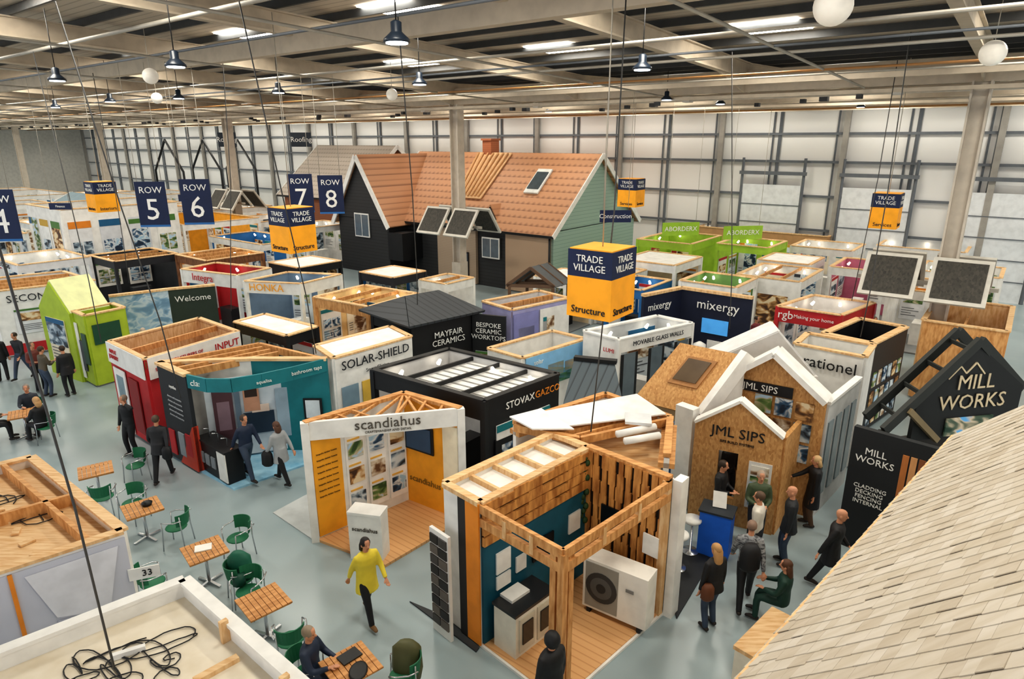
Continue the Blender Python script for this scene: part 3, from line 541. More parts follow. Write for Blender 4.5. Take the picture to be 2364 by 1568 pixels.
def disc(c,n,z,r,d):
    a=Vector((-n[1],n[0],0));vs=[];k=24
    for o in(.0,d):
        for i in range(k):
            th=2*math.pi*i/k;vs.append(Vector((c[0]+n[0]*o,c[1]+n[1]*o,z))+a*r*math.cos(th)+Vector((0,0,1))*r*math.sin(th))
    return G().add(vs,[tuple(range(k)),tuple(range(2*k-1,k-1,-1))]+[(i,(i+1)%k,k+(i+1)%k,k+i) for i in range(k)])
panel(T,p,q,.04,.56,.22,1.12,M('99968d'),.055,'grille_panel',.012)
for r,m in((.3,M('3a3a3a')),(.21,M('5a5a58')),(.09,M('2a2a2a'))):disc(off(c,n,.06+(.31-r)*.05),n,.67,r,.01).out('fan_grille',m,T)
panel(T,p,q,.68,.8,.8,.86,M('8a8a88'),.06,'badge',.01)
for e in(.1,.9):G().wall(lerp(p,q,e-.03),lerp(p,q,e+.03),.07,.17,.4,-.15).out('foot',BLACK,T)
T=thing('kitchen_unit','white cabinet unit with black hob and cooker','cabinet',(.1,9.1,0));a0=(.06,8.72);a1=(.72,9.4)
G().wall(a0,a1,.07,.88,.5,-.25).out('body',M('e8e2d3'),T);G().wall(off(a0,(-1,-1),.02),a1,.88,.93,.54,-.25).out('worktop',M('26282b',r=.3),T)
for i in range(2):
    d_=panel(T,a0,a1,.08+i*.46,.46+i*.46,.15,.8,M('cfc8b6'),.01,'door');G().wall(lerp(a0,a1,.14+i*.46),lerp(a0,a1,.4+i*.46),.3,.7,.02,.035).out('glass_panel',M('2a2522',r=.15),d_)
G().prism([(.0,9.0),(.3,9.3),(.1,9.5),(-.2,9.2)],.93,.98).out('hob',M('d8d8d4'),T)
T=thing('brick_sample_board','display board with rows of dark brick slips','display board',(-1.15,9.4,0));p,q=(-1.36,9.55),(-1.02,9.2)
G().wall(p,q,0,2.05,.06).out('board',WHITE,T)
for i in range(9):
    for j in range(2):panel(T,p,q,.06+j*.46,.48+j*.46,.2+i*.2,.36+i*.2,M(['4a4644','6b635c','2d2b2b'][(i+j)%3]),.04,'brick_sample',.03)
single(G().prism([(-1.9,10.2),(-.6,8.95),(-.55,9.05),(-1.2,9.8)],0,.03),'floor_mat',M('34383c'),'dark grey carpet tile platform beside stand','mat')
T=thing('exhibition_stand','open timber-topped stand with white roof boards','exhibition stand',(1.6,12,0))
Q=[(.05,12.1),(2.1,13.7),(3.25,12.4),(2.8,10.7)]
for p,q in zip(Q,Q[1:]):G().wall(p,q,0,2.7,.1).out('wall_panel',WHITE,T);G().wall(p,q,2.5,2.6,.3).out('inner_rail',WOOD,T);G().wall(p,q,2.72,2.8,.14).out('top_rail',WOOD,T)
for i in range(6):G().seg((*lerp(Q[0],(1.3,11.4),i/6),2.7),(*lerp(Q[1],Q[2],i/6),2.7),.05,.12).out('roof_joist',WOOD,T)
G().seg((.05,12.0,2.72),(1.3,11.4,2.72),.1,.15).out('roof_joist',WOOD,T);G().seg((1.3,11.4,2.72),(3.2,12.3,2.72),.08,.15).out('roof_joist',WOOD,T)
G().slab([(.3,12.2,2.9),(.55,11.6,2.85),(3.15,12.35,2.85),(2.7,13.2,2.95)],.03).out('roof_board',WHITE,T);G().slab([(-.05,12.1,2.9),(.4,11.6,2.86),(1.2,11.6,2.86),(.6,12.4,2.95)],.03).out('roof_board',W2,T)
for a,b in(((2.1,11.1,2.85),(2.8,11.35,2.85)),((2.0,11.4,2.85),(2.8,11.75,2.85))):G().tube([a,b],.07,10).out('rolled_sheet',WHITE,T)
G().slab([(2.2,11.7,2.95),(2.7,11.6,2.95),(2.75,11.95,3.0),(2.25,12.05,3.0)],.06).out('roof_light_frame',M('dde0e2'),T);G().prism([Q[0],(1.4,11.3),(2.7,10.8),Q[2],Q[1]],2.2,2.25).out('ceiling_board',WOODL,T)
single(G().prism([(2.95,9.75),(4.1,11.5),(3.3,12.2),(2.95,11)],0,.03),'carpet_tile',M('25282c'),'black carpet platform with white edge','mat')
# ---------------- structural panel gable group
p,q=(4.05,13.25),(5.65,12.4);m=lerp(p,q,.5)
T=thing('gable_booth','gable-fronted chipboard booth with window and black lettering','exhibition stand',(4.8,12.8,0))
def gw(p,q,ez,rz,th,hole=None):
    g=G();m=lerp(p,q,.5)
    if not hole:return g.slab([(*p,0),(*q,0),(*q,ez),(*m,rz),(*p,ez)],th)
    a,b,z0,z1=hole;P=lerp(p,q,a);Q=lerp(p,q,b)
    for poly in([(*p,0),(*q,0),(*q,z0),(*p,z0)],[(*p,z0),(*P,z0),(*P,z1),(*p,z1)],[(*Q,z0),(*q,z0),(*q,z1),(*Q,z1)],[(*p,z1),(*q,z1),(*q,ez),(*m,rz),(*p,ez)]):g.slab(poly,th)
    return g
gw(p,q,2.3,2.95,.1,(.3,.53,.65,1.75)).out('gable_wall',OSB,T)
G().seg((*p,2.33),(*m,2.98),.3,.06).out('roof_edge',WHITE,T);G().seg((*m,2.98),(*q,2.33),.3,.06).out('roof_edge',WHITE,T)
text(T,'JML SIPS',p,q,.5,2.2,.32,BLACK,.06);text(T,'SIPS BUILD SYSTEMS',p,q,.5,1.98,.08,BLACK,.06)
G().wall(q,(6.6,13.6),0,2.3,.1).out('side_wall',OSB,T)
panel(T,p,q,.66,.92,.55,1.65,WHITE,.06);[panel(T,p,q,.69,.89,.62+i*.25,.82+i*.25,PH[i%5],.08,'photograph') for i in range(4)]
p2,q2=(4.9,14.4),(6.8,13.1);m2=lerp(p2,q2,.5)
gw(p2,q2,2.8,3.7,.12).out('gable_wall',OSB,T);G().seg((*p2,2.85),(*m2,3.75),.6,.12).out('roof_edge',WHITE,T);G().seg((*m2,3.75),(*q2,2.85),.6,.12).out('roof_edge',WHITE,T)
for i in range(3):
    for j in range(3):panel(T,p2,q2,.36+i*.19,.52+i*.19,1.3+j*.5,1.72+j*.5,PH[(i*2+j)%5],.09,'photograph')
panel(T,p2,q2,.12,.7,2.75,3.0,BLACK,.1,'sign_board');text(T,'JML SIPS',p2,q2,.4,2.87,.22,WT,.12)
G().wall((6.8,13.1),(8.3,14.7),0,2.75,.1).out('side_wall',M('cdcdcb'),T);G().wall((6.8,13.1),(8.3,14.7),2.75,2.82,.16).out('top_rail',WHITE,T)
for i in range(4):panel(T,(6.8,13.1),(8.3,14.7),.05+i*.24,.2+i*.24,.5,2.3,M('6d7a80',r=.2),.06,'window_sample')
e0,e1,r0,r1=(2.95,14.7),(4.25,13.7),(4.05,14.95),(5.25,14.0)
G().slab([(*e1,2.2),(*e0,2.2),(*r0,3.55),(*r1,3.55)],.16).out('roof',OSB,T)
mid=lambda u,v,o:tuple(Vector(lerp(lerp((*e0,2.2),(*e1,2.2),u),lerp((*r0,3.55),(*r1,3.55),u),v))+Vector((-.45,-.35,.82))*o)
G().slab([mid(.75,.35,.1),mid(.3,.35,.1),mid(.3,.8,.1),mid(.75,.8,.1)],.08).out('roof_window_frame',M('b08050','wood'),T);G().slab([mid(.7,.4,.15),mid(.35,.4,.15),mid(.35,.75,.15),mid(.7,.75,.15)],.05).out('roof_window_glass',M('6a5a48',r=.2),T)
G().seg((*off(e1,(.6,-.8),.08),2.25),(*off(r1,(.6,-.8),.08),3.62),.22,.3).out('verge_board',WHITE,T)
G().wall(e0,e1,0,2.2,.1,-.1).out('wall_panel',M('c9b28c'),T);G().slab([(*e1,0),(*r1,0),(*r1,3.5),(*e1,2.2)],.1).out('end_wall',WHITE,T)
G().wall((3.8,13.8),(4.1,13.45),0,2.5,.25).out('end_post',WHITE,T);G().wall((3.2,14.2),(3.75,13.85),.0,2.0,.08).out('poster_wall',M('2b5f93'),T);text(T,'50%+',(3.2,14.2),(3.75,13.85),.5,1.6,.22,YEL,.06)
T=thing('white_roof_canopy','white pitched fabric roof over stand','canopy',(6.4,15,0));m=(6.5,15.3)
p,q=(5.2,16.1),(7.35,14.95);k=(.15,.9)
for e in(p,q):G().slab([(*e,2.75),(*m,3.75),(m[0]+k[0],m[1]+k[1],3.75),(e[0]+k[0],e[1]+k[1],2.75)],.06).out('roof_sheet',M('e8e8e8'),T)
G().slab([(*p,2.75),(*q,2.75),(*m,3.75)],.06).out('gable',M('dededc'),T)
for c in(p,q,off(p,k,1),off(q,k,1)):G().box((*c,1.37),(.12,.12,2.74)).out('post',WHITE,T)
# ---------------- black gable stand
T=thing('exhibition_stand','black timber cladding stand with gable sign','exhibition stand',(8.5,12,0))
p,q=(6.95,12.15),(8.05,11.05);G().wall(p,q,0,2.7,.14).out('wall_panel',M('202326'),T)
text(T,'MILL\nWORKS',p,q,.3,2.15,.2,WT,.08);text(T,'CLADDING\nDECKING\nFENCING\nINTERNAL',p,q,.3,1.3,.12,WT,.08)
for i in range(4):panel(T,p,q,.6+i*.09,.67+i*.09,.6,2.4,M(['c07a40','d9a06a','8a5430','b88a5a'][i],'wood'),.08,'timber_sample')
l,ap,r_=(7.5,12.1,2.6),(9.55,12.75,4.3),(11,13.2,3.1)
BT=M('2a2d2b')
for dy in(0,.7):
    s_=lambda v:(v[0],v[1]+dy,v[2]);g=G();g.seg(s_(l),s_(ap),.1,.2);g.seg(s_(ap),s_(r_),.1,.2);g.out('roof_rafter',BT,T)
for t_ in(.15,.4,.65,.9):v=lerp(l,ap,t_);G().seg(v,(v[0],v[1]+.7,v[2]),.05,.08).out('purlin',BT,T)
G().seg((7.5,12.1,2.6),(7.5,12.1,0),.14,.14).out('post',BT,T)
G().seg((8.0,12.2,3.0),(8.9,12.5,2.2),.1,.12).out('brace',M('8a7a5c'),T)
p,q=(8.3,12.5),(10.8,13.0)
G().slab([(*p,2.2),(*q,2.2),(*q,3.25),(9.55,12.79,4.2),(*p,3.2)],.1).out('sign_wall',M('1a1c1d'),T)
text(T,'MILL\nWORKS',p,q,.52,3.2,.46,M('d9c8a8'),.07);panel(T,p,q,.3,.75,2.25,2.65,M('5a9ac8','photo',h2='20382a',emi=.3),.08,'screen')
G().wall(off(p,(1,0),-.6),(12,13.6),0,2.2,.1).out('back_wall',M('2a221c'),T)
g=G();lp=[(8.95,12.6,3.52),(9.2,12.66,3.78),(9.35,12.68,3.62),(9.55,12.72,3.84),(9.8,12.77,3.58)]
for a,b in zip(lp,lp[1:]):g.seg(a,b,.03,.03)
g.out('logo_roofline',M('d9c8a8'),T)
# ---------------- shingled roof close by
T=thing('shingled_roof','pale wood shingled pitched roof of show house','roof',(4,6,0))
e0,e1=(-.6,2.3),(7.6,10.3);u=(.72,-.69)
SH=[M(c,'wood',h2=d,sc=.4,r=.85) for c,d in(('cfc6b8','c3b8a6'),('cac0b1','bdb19f'),('d4ccc0','c8beae'))]
ct,st=.74,.70
def rq(a,s_,o=0):
    c=lerp(e0,e1,a);return(c[0]+u[0]*s_*ct-u[0]*o*st,c[1]+u[1]*s_*ct-u[1]*o*st,3.3+s_*st+o*ct)
G().slab([rq(0,0),rq(1,0),rq(1,4.4),rq(0,4.4)],.04).out('roof_deck',M('4a4036'),T)
g=G();nr=54
for r in range(nr):
    s0=-.03;a=1-(r+1)/nr
    while s0<4.4:
        w=R.uniform(.1,.24);s1=min(4.42,s0+w);g.k=R.randrange(3);j=R.uniform(-.0005,.0005) if R.random()<.94 else .0035;lf=.037+R.uniform(0,.003)+(.006 if R.random()<.12 else 0)
        g.slab([rq(a+j,s0+.0012,lf),rq(a+j,s1-.0012,lf),rq(a+1.3/nr,s1-.0012,.028),rq(a+1.3/nr,s0+.0012,.028)],.008);s0=s1
g.out('shingles',SH,T)
G().seg((*e0,3.27),(*e1,3.27),.05,.16).out('verge_board',WOODL,T);G().prism([off(e0,(.72,-.69),.5),off(e1,(.72,-.69),.5),off(e1,(.72,-.69),3),off(e0,(.72,-.69),3)],0,3.3).out('wall',M('c9b79a'),T)
T=thing('timber_bench_wall','low cream wall with sawn timber frame','low wall',(4.2,9,0))
G().wall((3.6,8.3),(4.55,9.2),0,.55,.3).out('body',M('e4dccb'),T);G().wall((3.6,8.3),(4.55,9.2),.55,.62,.36).out('top_rail',WOODL,T)
# ---------------- lower left boxes
def boxtop(label,poly,h,face,topm,rim,dz):
    T=thing('exhibition_stand',label,'exhibition stand',(*poly[0],0));k=len(poly)
    for i in range(k):
        p,q=poly[i],poly[(i+1)%k];G().wall(p,q,0,h-.05,.1).out('wall_panel',face,T);G().wall(p,q,h-.05,h,.16).out('top_rail',rim,T)
    G().prism(poly,h-dz-.04,h-dz).out('ceiling_board',topm,T);return T
P1=[(-8.6,6.3),(-5.87,8.6),(-8.94,11.0),(-11.7,8.7)]
T=boxtop('plywood-topped stand with grey geometric poster wall',P1,2.6,WHITE,WOODL,WOODL,.2)
p,q=P1[0],P1[1];panel(T,p,q,.0,1,.1,2.5,M('c9cbd6','plain',h2='bfc2ce',sc=.3),.06);panel(T,p,q,.60,.615,.1,2.5,ORG,.08)
pp=lambda t,z,o:(*off(lerp(p,q,t),(.64,-.77),o),z)
for ts,m_ in((((.65,2.4),(.97,2.4),(.9,1.4),(.72,1.6)),'e2e3ea'),(((.3,2.3),(.56,2.4),(.5,1.2),(.36,1.3)),'dcdde6'),(((.72,1.55),(.9,1.4),(.97,.9),(.68,.8)),'b4b7c6')):G().slab([pp(t,z,.09) for t,z in ts],.01).out('poster_shape',M(m_),T)
for z in(.5,.7,.9):panel(T,p,q,.68,.97,z,z+.06,M('2d4a5c'),.1,'caption')
for k in(.12,.5):G().seg((*lerp(P1[1],P1[0],k),2.5),(*lerp(P1[2],P1[3],k),2.5),.07,.2).out('roof_joist',WOOD,T)
G().seg((*lerp(P1[1],P1[2],.45),2.5),(*lerp(P1[0],P1[3],.45),2.5),.07,.2).out('roof_joist',WOOD,T)
for i in range(8):
    c=lerp(P1[1],P1[2],.1+i*.12);single(G().box((c[0]-.75,c[1]-.6,2.42),(.2,.1,.03),i),'timber_offcut',WOODL,'small timber offcut lying on stand roof','timber','offcuts on the stand roof')
for i in range(2):
    c=Vector((-7.6-i*1.0,9.2+i*.5,2.42));single(G().tube([c+Vector((.3*math.cos(k*.5+i),.2*math.sin(k*.7),.0)) for k in range(24)],.009,5),'loose_cable',BLACK,'loose black cable lying on plywood stand roof','cable','loose cables on the stand roof')
T2=thing('stand_number_sign','small white stand number sign','sign',(-5.75,8.9,2));p,q=(-5.85,8.5),(-5.45,8.65);G().wall(p,q,1.75,1.95,.02).out('plate',WHITE,T2);text(T2,'33',p,q,.6,1.85,.15,BLACK,.015)
P2=[(-7.6,4.7),(-4.39,7.45),(-1.2,4.8),(-4.4,2.05)]
T=boxtop('white-topped stand box with loose cables on top',P2,2.6,WHITE,M('e9dfcc','plain',h2='ddd0b8'),WHITE,.25)
for k in(.3,.62):v=lerp(P2[1],P2[2],k);G().box((v[0]-.06,v[1]-.08,2.5),(.06,.1,.3),-.7).out('batten',WOODL,T)
for i,(cx,cy) in enumerate(((-4.25,6.65),(-4.75,6.45),(-4.0,6.35),(-4.5,6.2),(-5.0,6.2))):
    r1=R.uniform(.15,.35);pts=[Vector((cx+r1*math.cos(k*.25+i)+.1*math.sin(k*.11+i),cy+.55*r1*math.sin(k*.33+i*2)-.006*k,2.365+.004*(k%3))) for k in range(60)]
    single(G().tube(pts,.008,5),'loose_cable',BLACK,'loose black cable coiled on top of stand','cable','loose cables on the stand roof')
for i,(x,y,r) in enumerate(((-5.2,5.6,.6),(-3.4,6.1,.8),(-4.0,5.0,.2))):single(G().box((x,y,2.38),(.5,.09,.06),r),'timber_batten',WOODL,'short pale timber batten lying on stand roof','timber','battens on the stand roof')
single(G().box((-4.55,6.35,2.39),(.35,.06,.07),.5),'socket_strip',WHITE,'white multi-way socket strip with cables','socket strip')
# ---------------- furniture
def cp(src,loc,rz):
    def rec(o,par):
        n=o.copy();COL.objects.link(n)
        if par:n.parent=par
        for c in o.children:rec(c,n)
        return n
    n=rec(src,None);n.location=loc;n.rotation_euler=(0,0,rz);return n
def chair():
    T=thing('cafe_chair','green woven cafe chair with aluminium frame','chair',(0,0,0),group='green cafe chairs');GR=M('22724f','bands',h2='17563c',sc=.02)
    G().lathe((0,0,.43),[(.2,0),(.215,.015),(.2,.03)],16).out('seat',GR,T,False)
    pts=[(.22*math.cos(a),-.03+.22*math.sin(a)) for a in[math.radians(200+14*i) for i in range(11)]];g=G()
    for p,q in zip(pts,pts[1:]):g.slab([(*p,.55),(*q,.55),(q[0]*1.12,q[1]*1.15,.82),(p[0]*1.12,p[1]*1.15,.82)],.015)
    g.out('backrest',GR,T,False)
    for x,y in((-.2,-.2),(.2,-.2),(-.2,.19),(.2,.19)):G().tube([(x*1.1,y*1.15,0),(x,y,.44),(x*1.1,y,.66 if y>0 else .8)],.012,6).out('leg',CHROME,T,False)
    for e in(-1,1):G().tube([(e*.22,.19,.66),(e*.27,.1,.68),(e*.27,-.1,.68),(e*.24,-.24,.72)],.013,6).out('armrest',CHROME,T,False)
    return T
def table():
    T=thing('cafe_table','square slatted wooden cafe table with chrome pedestal','table',(0,0,0),group='slatted cafe tables')
    g=G()
    for i in range(8):g.box((-.315+i*.09,0,.735),(.08,.7,.025))
    g.box((0,.3,.71),(.7,.05,.03));g.box((0,-.3,.71),(.7,.05,.03));g.out('table_top',M('d29a60','wood',h2='b0783f'),T,False)
    G().lathe((0,0,.04),[(.03,0),(.03,.66)],10).out('column',CHROME,T,False)
    for i in range(4):
        a=i*math.pi/2+.4;G().seg((0,0,.05),(.3*math.cos(a),.3*math.sin(a),.02),.05,.03).out('foot',CHROME,T,False)
    return T
tb=table();tb.location=(-9.87,13.93,0);tb.rotation_euler=(0,0,.6)
for x,y,r in((-7.86,12.26,.7),(-5.86,10.76,.7),(-4.21,9.31,.75),(-2.4,7.9,.7),(-14.0,17.3,.6)):cp(tb,(x,y,0),r)
ch=chair();ch.location=(-9.4,14.7,0);ch.rotation_euler=(0,0,2.6)
for x,y,r in((-9.3,13.2,.3),(-8.5,12.95,2.9),(-7.05,12.0,1.6),(-5.6,11.6,2.6),(-6.6,10.2,-.8),(-5.0,10.3,-.9),(-4.75,9.95,2.9),(-3.6,8.75,.4),(-13.2,17.0,2.0),(-14.3,18.1,3.4),(-14.85,16.9,-.8),(-3.12,8.05,-1.6),(-1.65,8.0,1.7),(-10.6,13.4,-.6)):cp(ch,(x,y,0),r)
def stool(x,y):
    T=thing('bar_stool','white round bar stool with chrome base','stool',(x,y,0),group='white bar stools');G().lathe((x,y,.72),[(.16,0),(.19,.04),(.18,.09)]).out('seat',WHITE,T);G().lathe((x,y,.03),[(.19,0),(.17,.02),(.025,.04),(.025,.7)]).out('base',CHROME,T)
stool(3.3,11.2);stool(3.7,11.75);stool(3.2,11.75)
T=thing('counter','bright blue fabric display counter with tablet','counter',(4.25,11.7,0));G().box((4.2,11.75,.5),(.62,.45,1.0),-.5).out('body',M('1f6ad8'),T);G().box((4.2,11.75,1.02),(.68,.5,.04),-.5).out('worktop',M('2b3138'),T)
T=thing('tablet','white tablet leaning on the counter','tablet',(4.25,11.85,1.04));G().slab([(4.1,11.8,1.05),(4.35,11.7,1.05),(4.38,11.82,1.35),(4.13,11.92,1.35)],.02).out('body',WHITE,T)
single(G().ball((-2.25,7.75,.775),(.14,.2,.03)),'black_cap',BLACK,'black item lying on cafe table','bag');single(G().box((-2.45,8.05,.765),(.32,.22,.02),.8),'laptop',BLACK,'closed black laptop on cafe table','laptop')
single(G().box((-5.9,10.8,.76),(.3,.22,.02),.4),'papers',WHITE,'white papers on cafe table','paper');single(G().lathe((-7.8,12.35,.75),[(.09,0),(.11,.06),(.04,.1)]),'hat',BLACK,'small black hat on cafe table','hat')
T=thing('rucksack','large dark green rucksack on a chair','bag',(-5.0,10.3,.46));G().tube([(-5.0,10.3,.46),(-5.0,10.3,.6),(-5.0,10.3,.9),(-5.0,10.28,1.02)],[.18,.22,.2,.1],10,1.1,.7).out('body',M('11604c'),T);G().tube([(-4.95,10.08,.5),(-4.95,10.08,.7)],[.12,.11],8).out('pocket',M('0e4a3b'),T)
T=thing('draped_coat','olive green coat draped over chair back','coat',(-1.65,8.1,0));G().tube([(-1.6,8.1,.3),(-1.6,8.12,.5),(-1.6,8.15,.85),(-1.6,8.15,.95)],[.2,.24,.22,.12],10,1,.5).out('body',M('5f6040'),T)
# ---------------- people
SK=M('cf9676')
def ik(p,q,l1,l2,pole):
    p=Vector(p);q=Vector(q);d=q-p;D=min(d.length,(l1+l2)*.998);d.normalize();q=p+d*D
    x=(l1*l1-l2*l2+D*D)/(2*D);h=math.sqrt(max(0,l1*l1-x*x));pv=Vector(pole);pv=(pv-d*pv.dot(d)).normalized();return p+d*x+pv*h,q
def arc(p,m,q,n=8):
    o=[Vector(lerp(p,m,2*i/n)) if i*2<n else Vector(lerp(m,q,2*i/n-1)) for i in range(n+1)]
    return [o[0]]+[(o[i-1]+o[i]*2+o[i+1])/4 for i in range(1,n)]+[o[-1]]
def rm(o,v):
    md=o.modifiers.new('r','REMESH');md.mode='VOXEL';md.voxel_size=v;md.use_smooth_shade=True
    if v>.015:md=o.modifiers.new('s','SMOOTH');md.iterations=4
def person(x,y,az,top,bot,hair,label,pose='stand',long=0,coat=0,shoe='2a2320',sc=1,hood=0,skin=SK,z=0):
    T=thing('person',label,'person',(x,y,z),math.radians(az-90));T.scale=(sc,sc,sc)
    sit=pose=='sit';H=.53 if sit else .93;dz=H-.93;ly=.04 if pose in('walk','phone') else 0
    ft={'walk':((.1,.30,.08),(-.1,-.32,.12))}.get(pose,((.11,.03,.08),(-.12,-.03,.08)))
    if sit:ft=((.13,.46,.08),(-.13,.42,.08))
    hd={'walk':((.25,-.22,.86),(-.25,.26,.92)),'phone':((.07,.34,1.18),(-.08,.33,1.15)),'sit':((.12,.36,.78),(-.14,.34,.73)),'ear':((.27,.08,.82),(-.15,.12,1.56)),'fold':((.1,.26,1.12),(-.1,.27,1.08)),'reach':((.2,.45,1.1),(-.26,.05,.82))}.get(pose,((.27,.06,.8),(-.27,.05,.8)))
    gb=G();gt=G();gl=G()
    def sp(g,e):g.tube([(0,0,.88+dz),(0,0,1.0+dz),(0,ly/2,1.15+dz),(0,ly,1.28+dz),(0,ly,1.38+dz),(0,ly,1.44+dz),(0,ly,1.49+dz)],[.145+e,.145+e,.135+e,.155+e,.155+e,.12+e,.055+e],14,1.18,.74)
    sp(gb,-.018);sp(gt,.01+coat*.012)
    gb.tube([(0,ly,1.42+dz),(0,ly+.01,1.56+dz)],[.058,.05],10)
    hc=Vector((0,ly+.025,1.635+dz));V=lambda a,b,c:hc+Vector((a,b,c))
    gb.tube([V(0,.028,-.118),V(0,.022,-.1),V(0,.014,-.06),V(0,.006,-.02),V(0,0,.03),V(0,-.003,.07),V(0,-.005,.1),V(0,-.005,.118)],[.024,.046,.064,.076,.084,.08,.06,.025],14,.9,1.12)
    gb.tube([V(0,.082,.025),V(0,.108,-.02),V(0,.085,-.034)],[.010,.017,.012],6)
    for e in(-1,1):gb.ball(V(e*.077,-.005,-.01),(.012,.02,.032),8,5)
    for i,e in enumerate((1,-1)):
        sh=Vector((e*.175,ly,1.395+dz));el,hn=ik(sh,hd[i],.29,.26,(e*.5,-.6,-.5) if pose!='ear' or i==0 else(e*1,-.1,-.6))
        ap=arc(sh,el,hn-(hn-el)*.05);gb.tube(ap+[hn],[.042,.04,.038,.036,.034,.032,.03,.028,.026,.025],8)
        gt.tube([sh+Vector((-e*.08,0,.035))]+ap,[.045,.066,.064,.06,.056,.053,.05,.046,.042,.04],12)
        dr=(hn-el).normalized();gb.tube([hn-dr*.01,hn+dr*.03,hn+dr*.06,hn+dr*.088],[.024,.033,.036,.032],10,1,.55)
        a_=(Vector((1,0,0))-dr*dr.x) if abs(dr.x)<.85 else (Vector((0,0,1))-dr*dr.z)
        sd=a_.normalized();inn=sd.cross(dr)
        if inn.x*e>0:inn=-inn
        for f in range(4):
            b=hn+dr*.08+sd*(f-1.5)*.0195;ln=(.062,.078,.072,.054)[f];gb.tube([b,b+dr*ln*.45+inn*.004+sd*(f-1.5)*.003,b+dr*ln*.8+inn*.018,b+dr*ln*.92+inn*.032],[.0095,.009,.008,.007],7)
        b=hn+dr*.025+sd*.026;gb.tube([b,b+dr*.03+sd*.028+inn*.008,b+dr*.062+sd*.034+inn*.018],[.013,.011,.008],7)
        hp=Vector((e*.09,0,.92+dz));kn,an=ik(hp,ft[i],.43,.43,(0,1,.15))
        lp=arc(hp,kn,an+Vector((0,0,-.015)));gb.tube(lp,[.07,.068,.06,.052,.046,.044,.04,.036,.034],8)
        gl.tube([hp+Vector((0,0,.03))]+lp,[.09,.1,.096,.09,.08,.07,.066,.062,.057,.053],12)
        tp=Vector((0,.16,-.03 if pose!='walk' or i==0 else -.07));G().tube([an+Vector((0,-.07,-.03)),an+Vector((0,-.05,-.028)),an+Vector((0,.0,-.025)),an+tp*.6,an+tp,an+tp*1.12],[.02,.04,.048,.044,.034,.015],10,1,.8).out('shoe',M(shoe),T,False)
    gl.tube([(0,0,.84+dz),(0,0,.9+dz),(0,0,.97+dz),(0,0,1.02+dz)],[.11,.15,.155,.15],14,1.15,.8)
    if coat:
        if sit:gt.tube([(0,0,.95+dz),(0,.05,.9+dz)],[.17,.17],12,1.15,.85)
        else:gt.tube([(0,0,1.05),(0,0,.97),(0,0,.88-coat*.08),(0,0,.92-coat*.26)],[.155,.168,.185,.2],14,1.12,.85)
    rm(gb.out('body',skin,T,False),.009);rm(gt.out('jacket',top,T,False),.018);rm(gl.out('trousers',bot,T,False),.018)
    for e in(-1,1):G().ball(V(e*.03,.078,.012),(.011,.008,.006),8,5).out('eye',BLACK,T,False)
    G().tube([V(-.024,.076,-.056),V(0,.082,-.057),V(.024,.076,-.056)],.0055,6).out('mouth',M('9c5a4a'),T,False)
    if hair:
        g=G();c=V(0,-.014,.034);g.ball(c,(.088,.104,.098),14,9)
        if long:g.tube([c+Vector((0,-.02,.03)),c+Vector((0,-.045,-.06)),c+Vector((0,-.075,-.13-.1*long)),c+Vector((0,-.075,-.16-.2*long))],[.08,.1,.09,.04],12,1,.6)
        g.out('hair',M(hair,'plain',sc=6),T,False)
    if hood:G().ball(V(0,-.03,.01),(.115,.12,.135),12,8).out('hood',top,T,False)
    return T
J=M('3f4d63','plain',h2='2f3b4e');BK=M('1c1d21');BK2=M('292a2f')
person(-2.55,9.75,-50,M('f0da48'),BK,'1d1613','woman in yellow hooded coat and black leggings walking','walk',long=.3,coat=1,shoe='7a5c3a',sc=.97)
person(-10.3,16.15,-110,BK,BK,'8a7a6c','man in black clothes walking with hand to ear','ear')
person(-8.75,14.75,100,BK2,BK,'5a4a3c','person in dark jacket walking away','walk',coat=.6)
person(-6.6,14.75,-35,M('22304a'),J,'4a3a30','man in navy shirt and jeans walking','walk',z=.05)
person(-5.7,14.6,150,M('a9acaf'),BK,'5e4030','woman in grey coat carrying dark bag','walk',coat=1,long=.3,sc=.95)
person(-15.5,20.4,60,M('5c5344'),J,'4a3626','person in olive jacket looking at stand','phone')
person(-14.8,20.5,150,BK,BK,'3a2a20','person in black outfit talking','stand',coat=.6)
person(-16.1,20.9,-30,M('7a4038'),BK,'6a5a4a','person in dark red jacket listening','fold')
person(-18.1,21.9,120,BK,BK,'2a2320','person in black clothes standing','stand',coat=.5);person(-17.5,22.1,-100,BK2,J,'3a3028','person in dark jacket walking','walk')
person(3.47,9.55,115,BK,J,'b98f5e','woman with long blonde hair and black jacket','stand',long=1.1,coat=.4,sc=.96)
person(4.25,10.1,75,M('9a9c9e','photo',h2='44464a',sc=9,h3='6a6c70',h4='84868a'),BK,'8a7060','man in grey checked shirt walking with backpack','walk')
person(4.75,9.65,150,M('173d33'),M('173d33'),'5a3a26','woman in dark green coat sitting','sit',long=.9,coat=1,sc=.96)
person(4.78,11.15,150,M('ded9ce'),BK2,'5a4534','man in cream hooded sweatshirt standing','stand')
person(5.1,12.0,-100,M('4b5a40'),BK2,'a89888','older man in green jacket standing','fold')
person(5.5,11.35,160,M('25282c'),J,None,'bald man in black jacket and jeans','stand',coat=.5)
person(4.45,12.45,-40,BK,BK2,'3a2c22','bearded man in black jacket behind counter','fold')
person(6.6,12.75,170,BK,M('5a4230'),'c9a87a','blonde woman in black coat and brown skirt','reach',coat=1.6,long=.2,sc=.97)
person(5.95,10.5,-30,BK,BK,None,'balding man in long black coat walking','walk',coat=1,sc=1.02)
person(5.0,13.6,-60,BK,BK,'3a2a20','person in black top seen through window','stand')
person(.55,7.4,130,BK,BK,None,'person in black hooded coat beside post','stand',coat=1.6,hood=1)
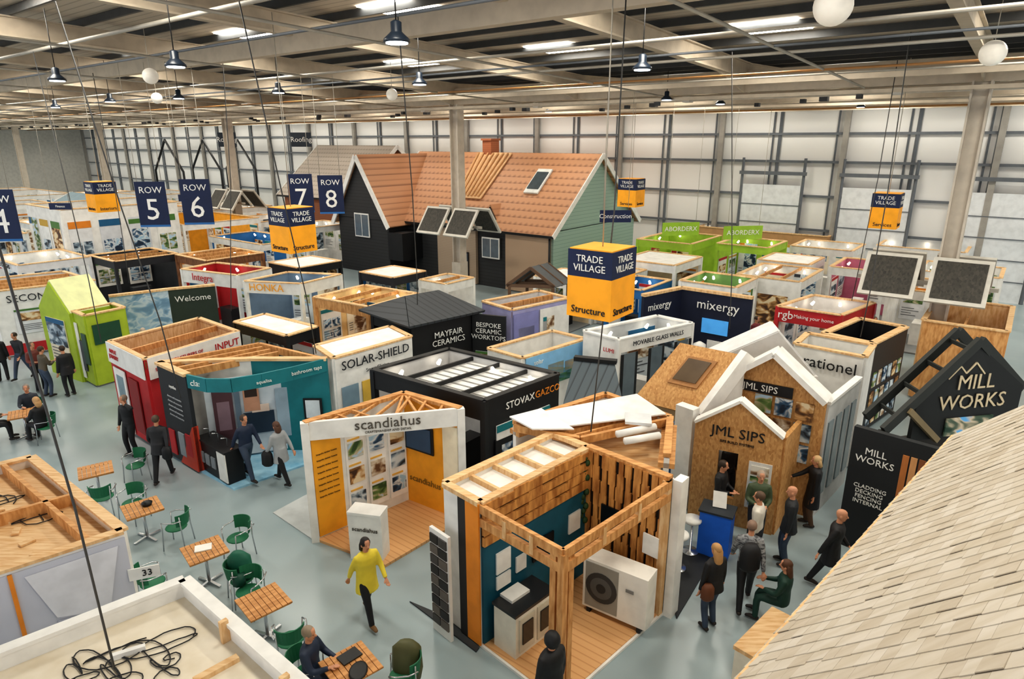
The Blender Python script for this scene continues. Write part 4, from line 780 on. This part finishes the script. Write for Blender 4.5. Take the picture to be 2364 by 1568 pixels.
person(-3.02,7.98,-10,M('24324a'),M('26364e'),'9a8a78','grey-haired man in navy jacket sitting at table','sit',coat=.4)
person(-14.3,18.0,-60,M('2c3440'),BK,'8a8078','person in dark jacket sitting at table','sit',coat=.4);person(-13.3,17.0,160,BK,BK,'c9a070','blonde person in black coat sitting at table','sit',long=.3,coat=.5)
person(-14.75,16.95,30,M('6a5a48'),BK,'b08a60','person in brown jacket sitting at table','sit',coat=.4)
person(13.9,24.2,-100,BK,BK,'4a3a30','person in dark clothes standing at stand')
person(-5.6,19.6,-60,M('4a5a6a'),BK,'3a2a20','visitor in blue jacket standing');person(7.6,19.6,-120,M('3a3f48'),J,'5a4a3a','visitor in grey jacket standing');person(9.4,24.3,-60,M('7a3038'),BK,'3a2a20','visitor in red top standing')
person(-12.8,20.5,-80,M('35506a'),BK,'2a2018','visitor in blue coat walking along aisle','walk',coat=.5);person(-13.3,22.6,100,M('8a8478'),J,'c0b0a0','older visitor in beige jacket walking','walk',coat=.4)
def bag(x,y,z,r,m,lab,nm='backpack'):
    single(G().tube([(x,y,z-r),(x,y,z-r*.7),(x,y,z+r*.5),(x,y,z+r)],[r*.5,r*.75,r*.7,r*.4],10,1,.7),nm,m,lab,'bag')
bag(4.18,9.88,1.2,.26,BK,'black backpack worn on the back');bag(3.33,9.4,.85,.16,M('6b3f26'),'brown leather shoulder bag at the hip','shoulder_bag');bag(-6.0,14.5,.75,.2,BK,'dark handbag carried in one hand','handbag');bag(-8.5,14.6,.85,.17,BK,'black shoulder bag at the hip','shoulder_bag')
# ---------------- light, camera
w=bpy.data.worlds.new('w');S.world=w;w.use_nodes=True;bg=w.node_tree.nodes['Background'];bg.inputs[0].default_value=(.97,.98,1,1);bg.inputs[1].default_value=1.25
cd=bpy.data.cameras.new('camera');co=bpy.data.objects.new('camera',cd);COL.objects.link(co);co.location=(0,0,8.2);co.rotation_euler=(math.radians(90-16.9),0,0);cd.sensor_width=36;cd.lens=1510/2364*36;cd.clip_end=400;S.camera=co
S.view_settings.view_transform='Standard'
try:S.view_settings.look='Medium High Contrast'
except Exception:pass
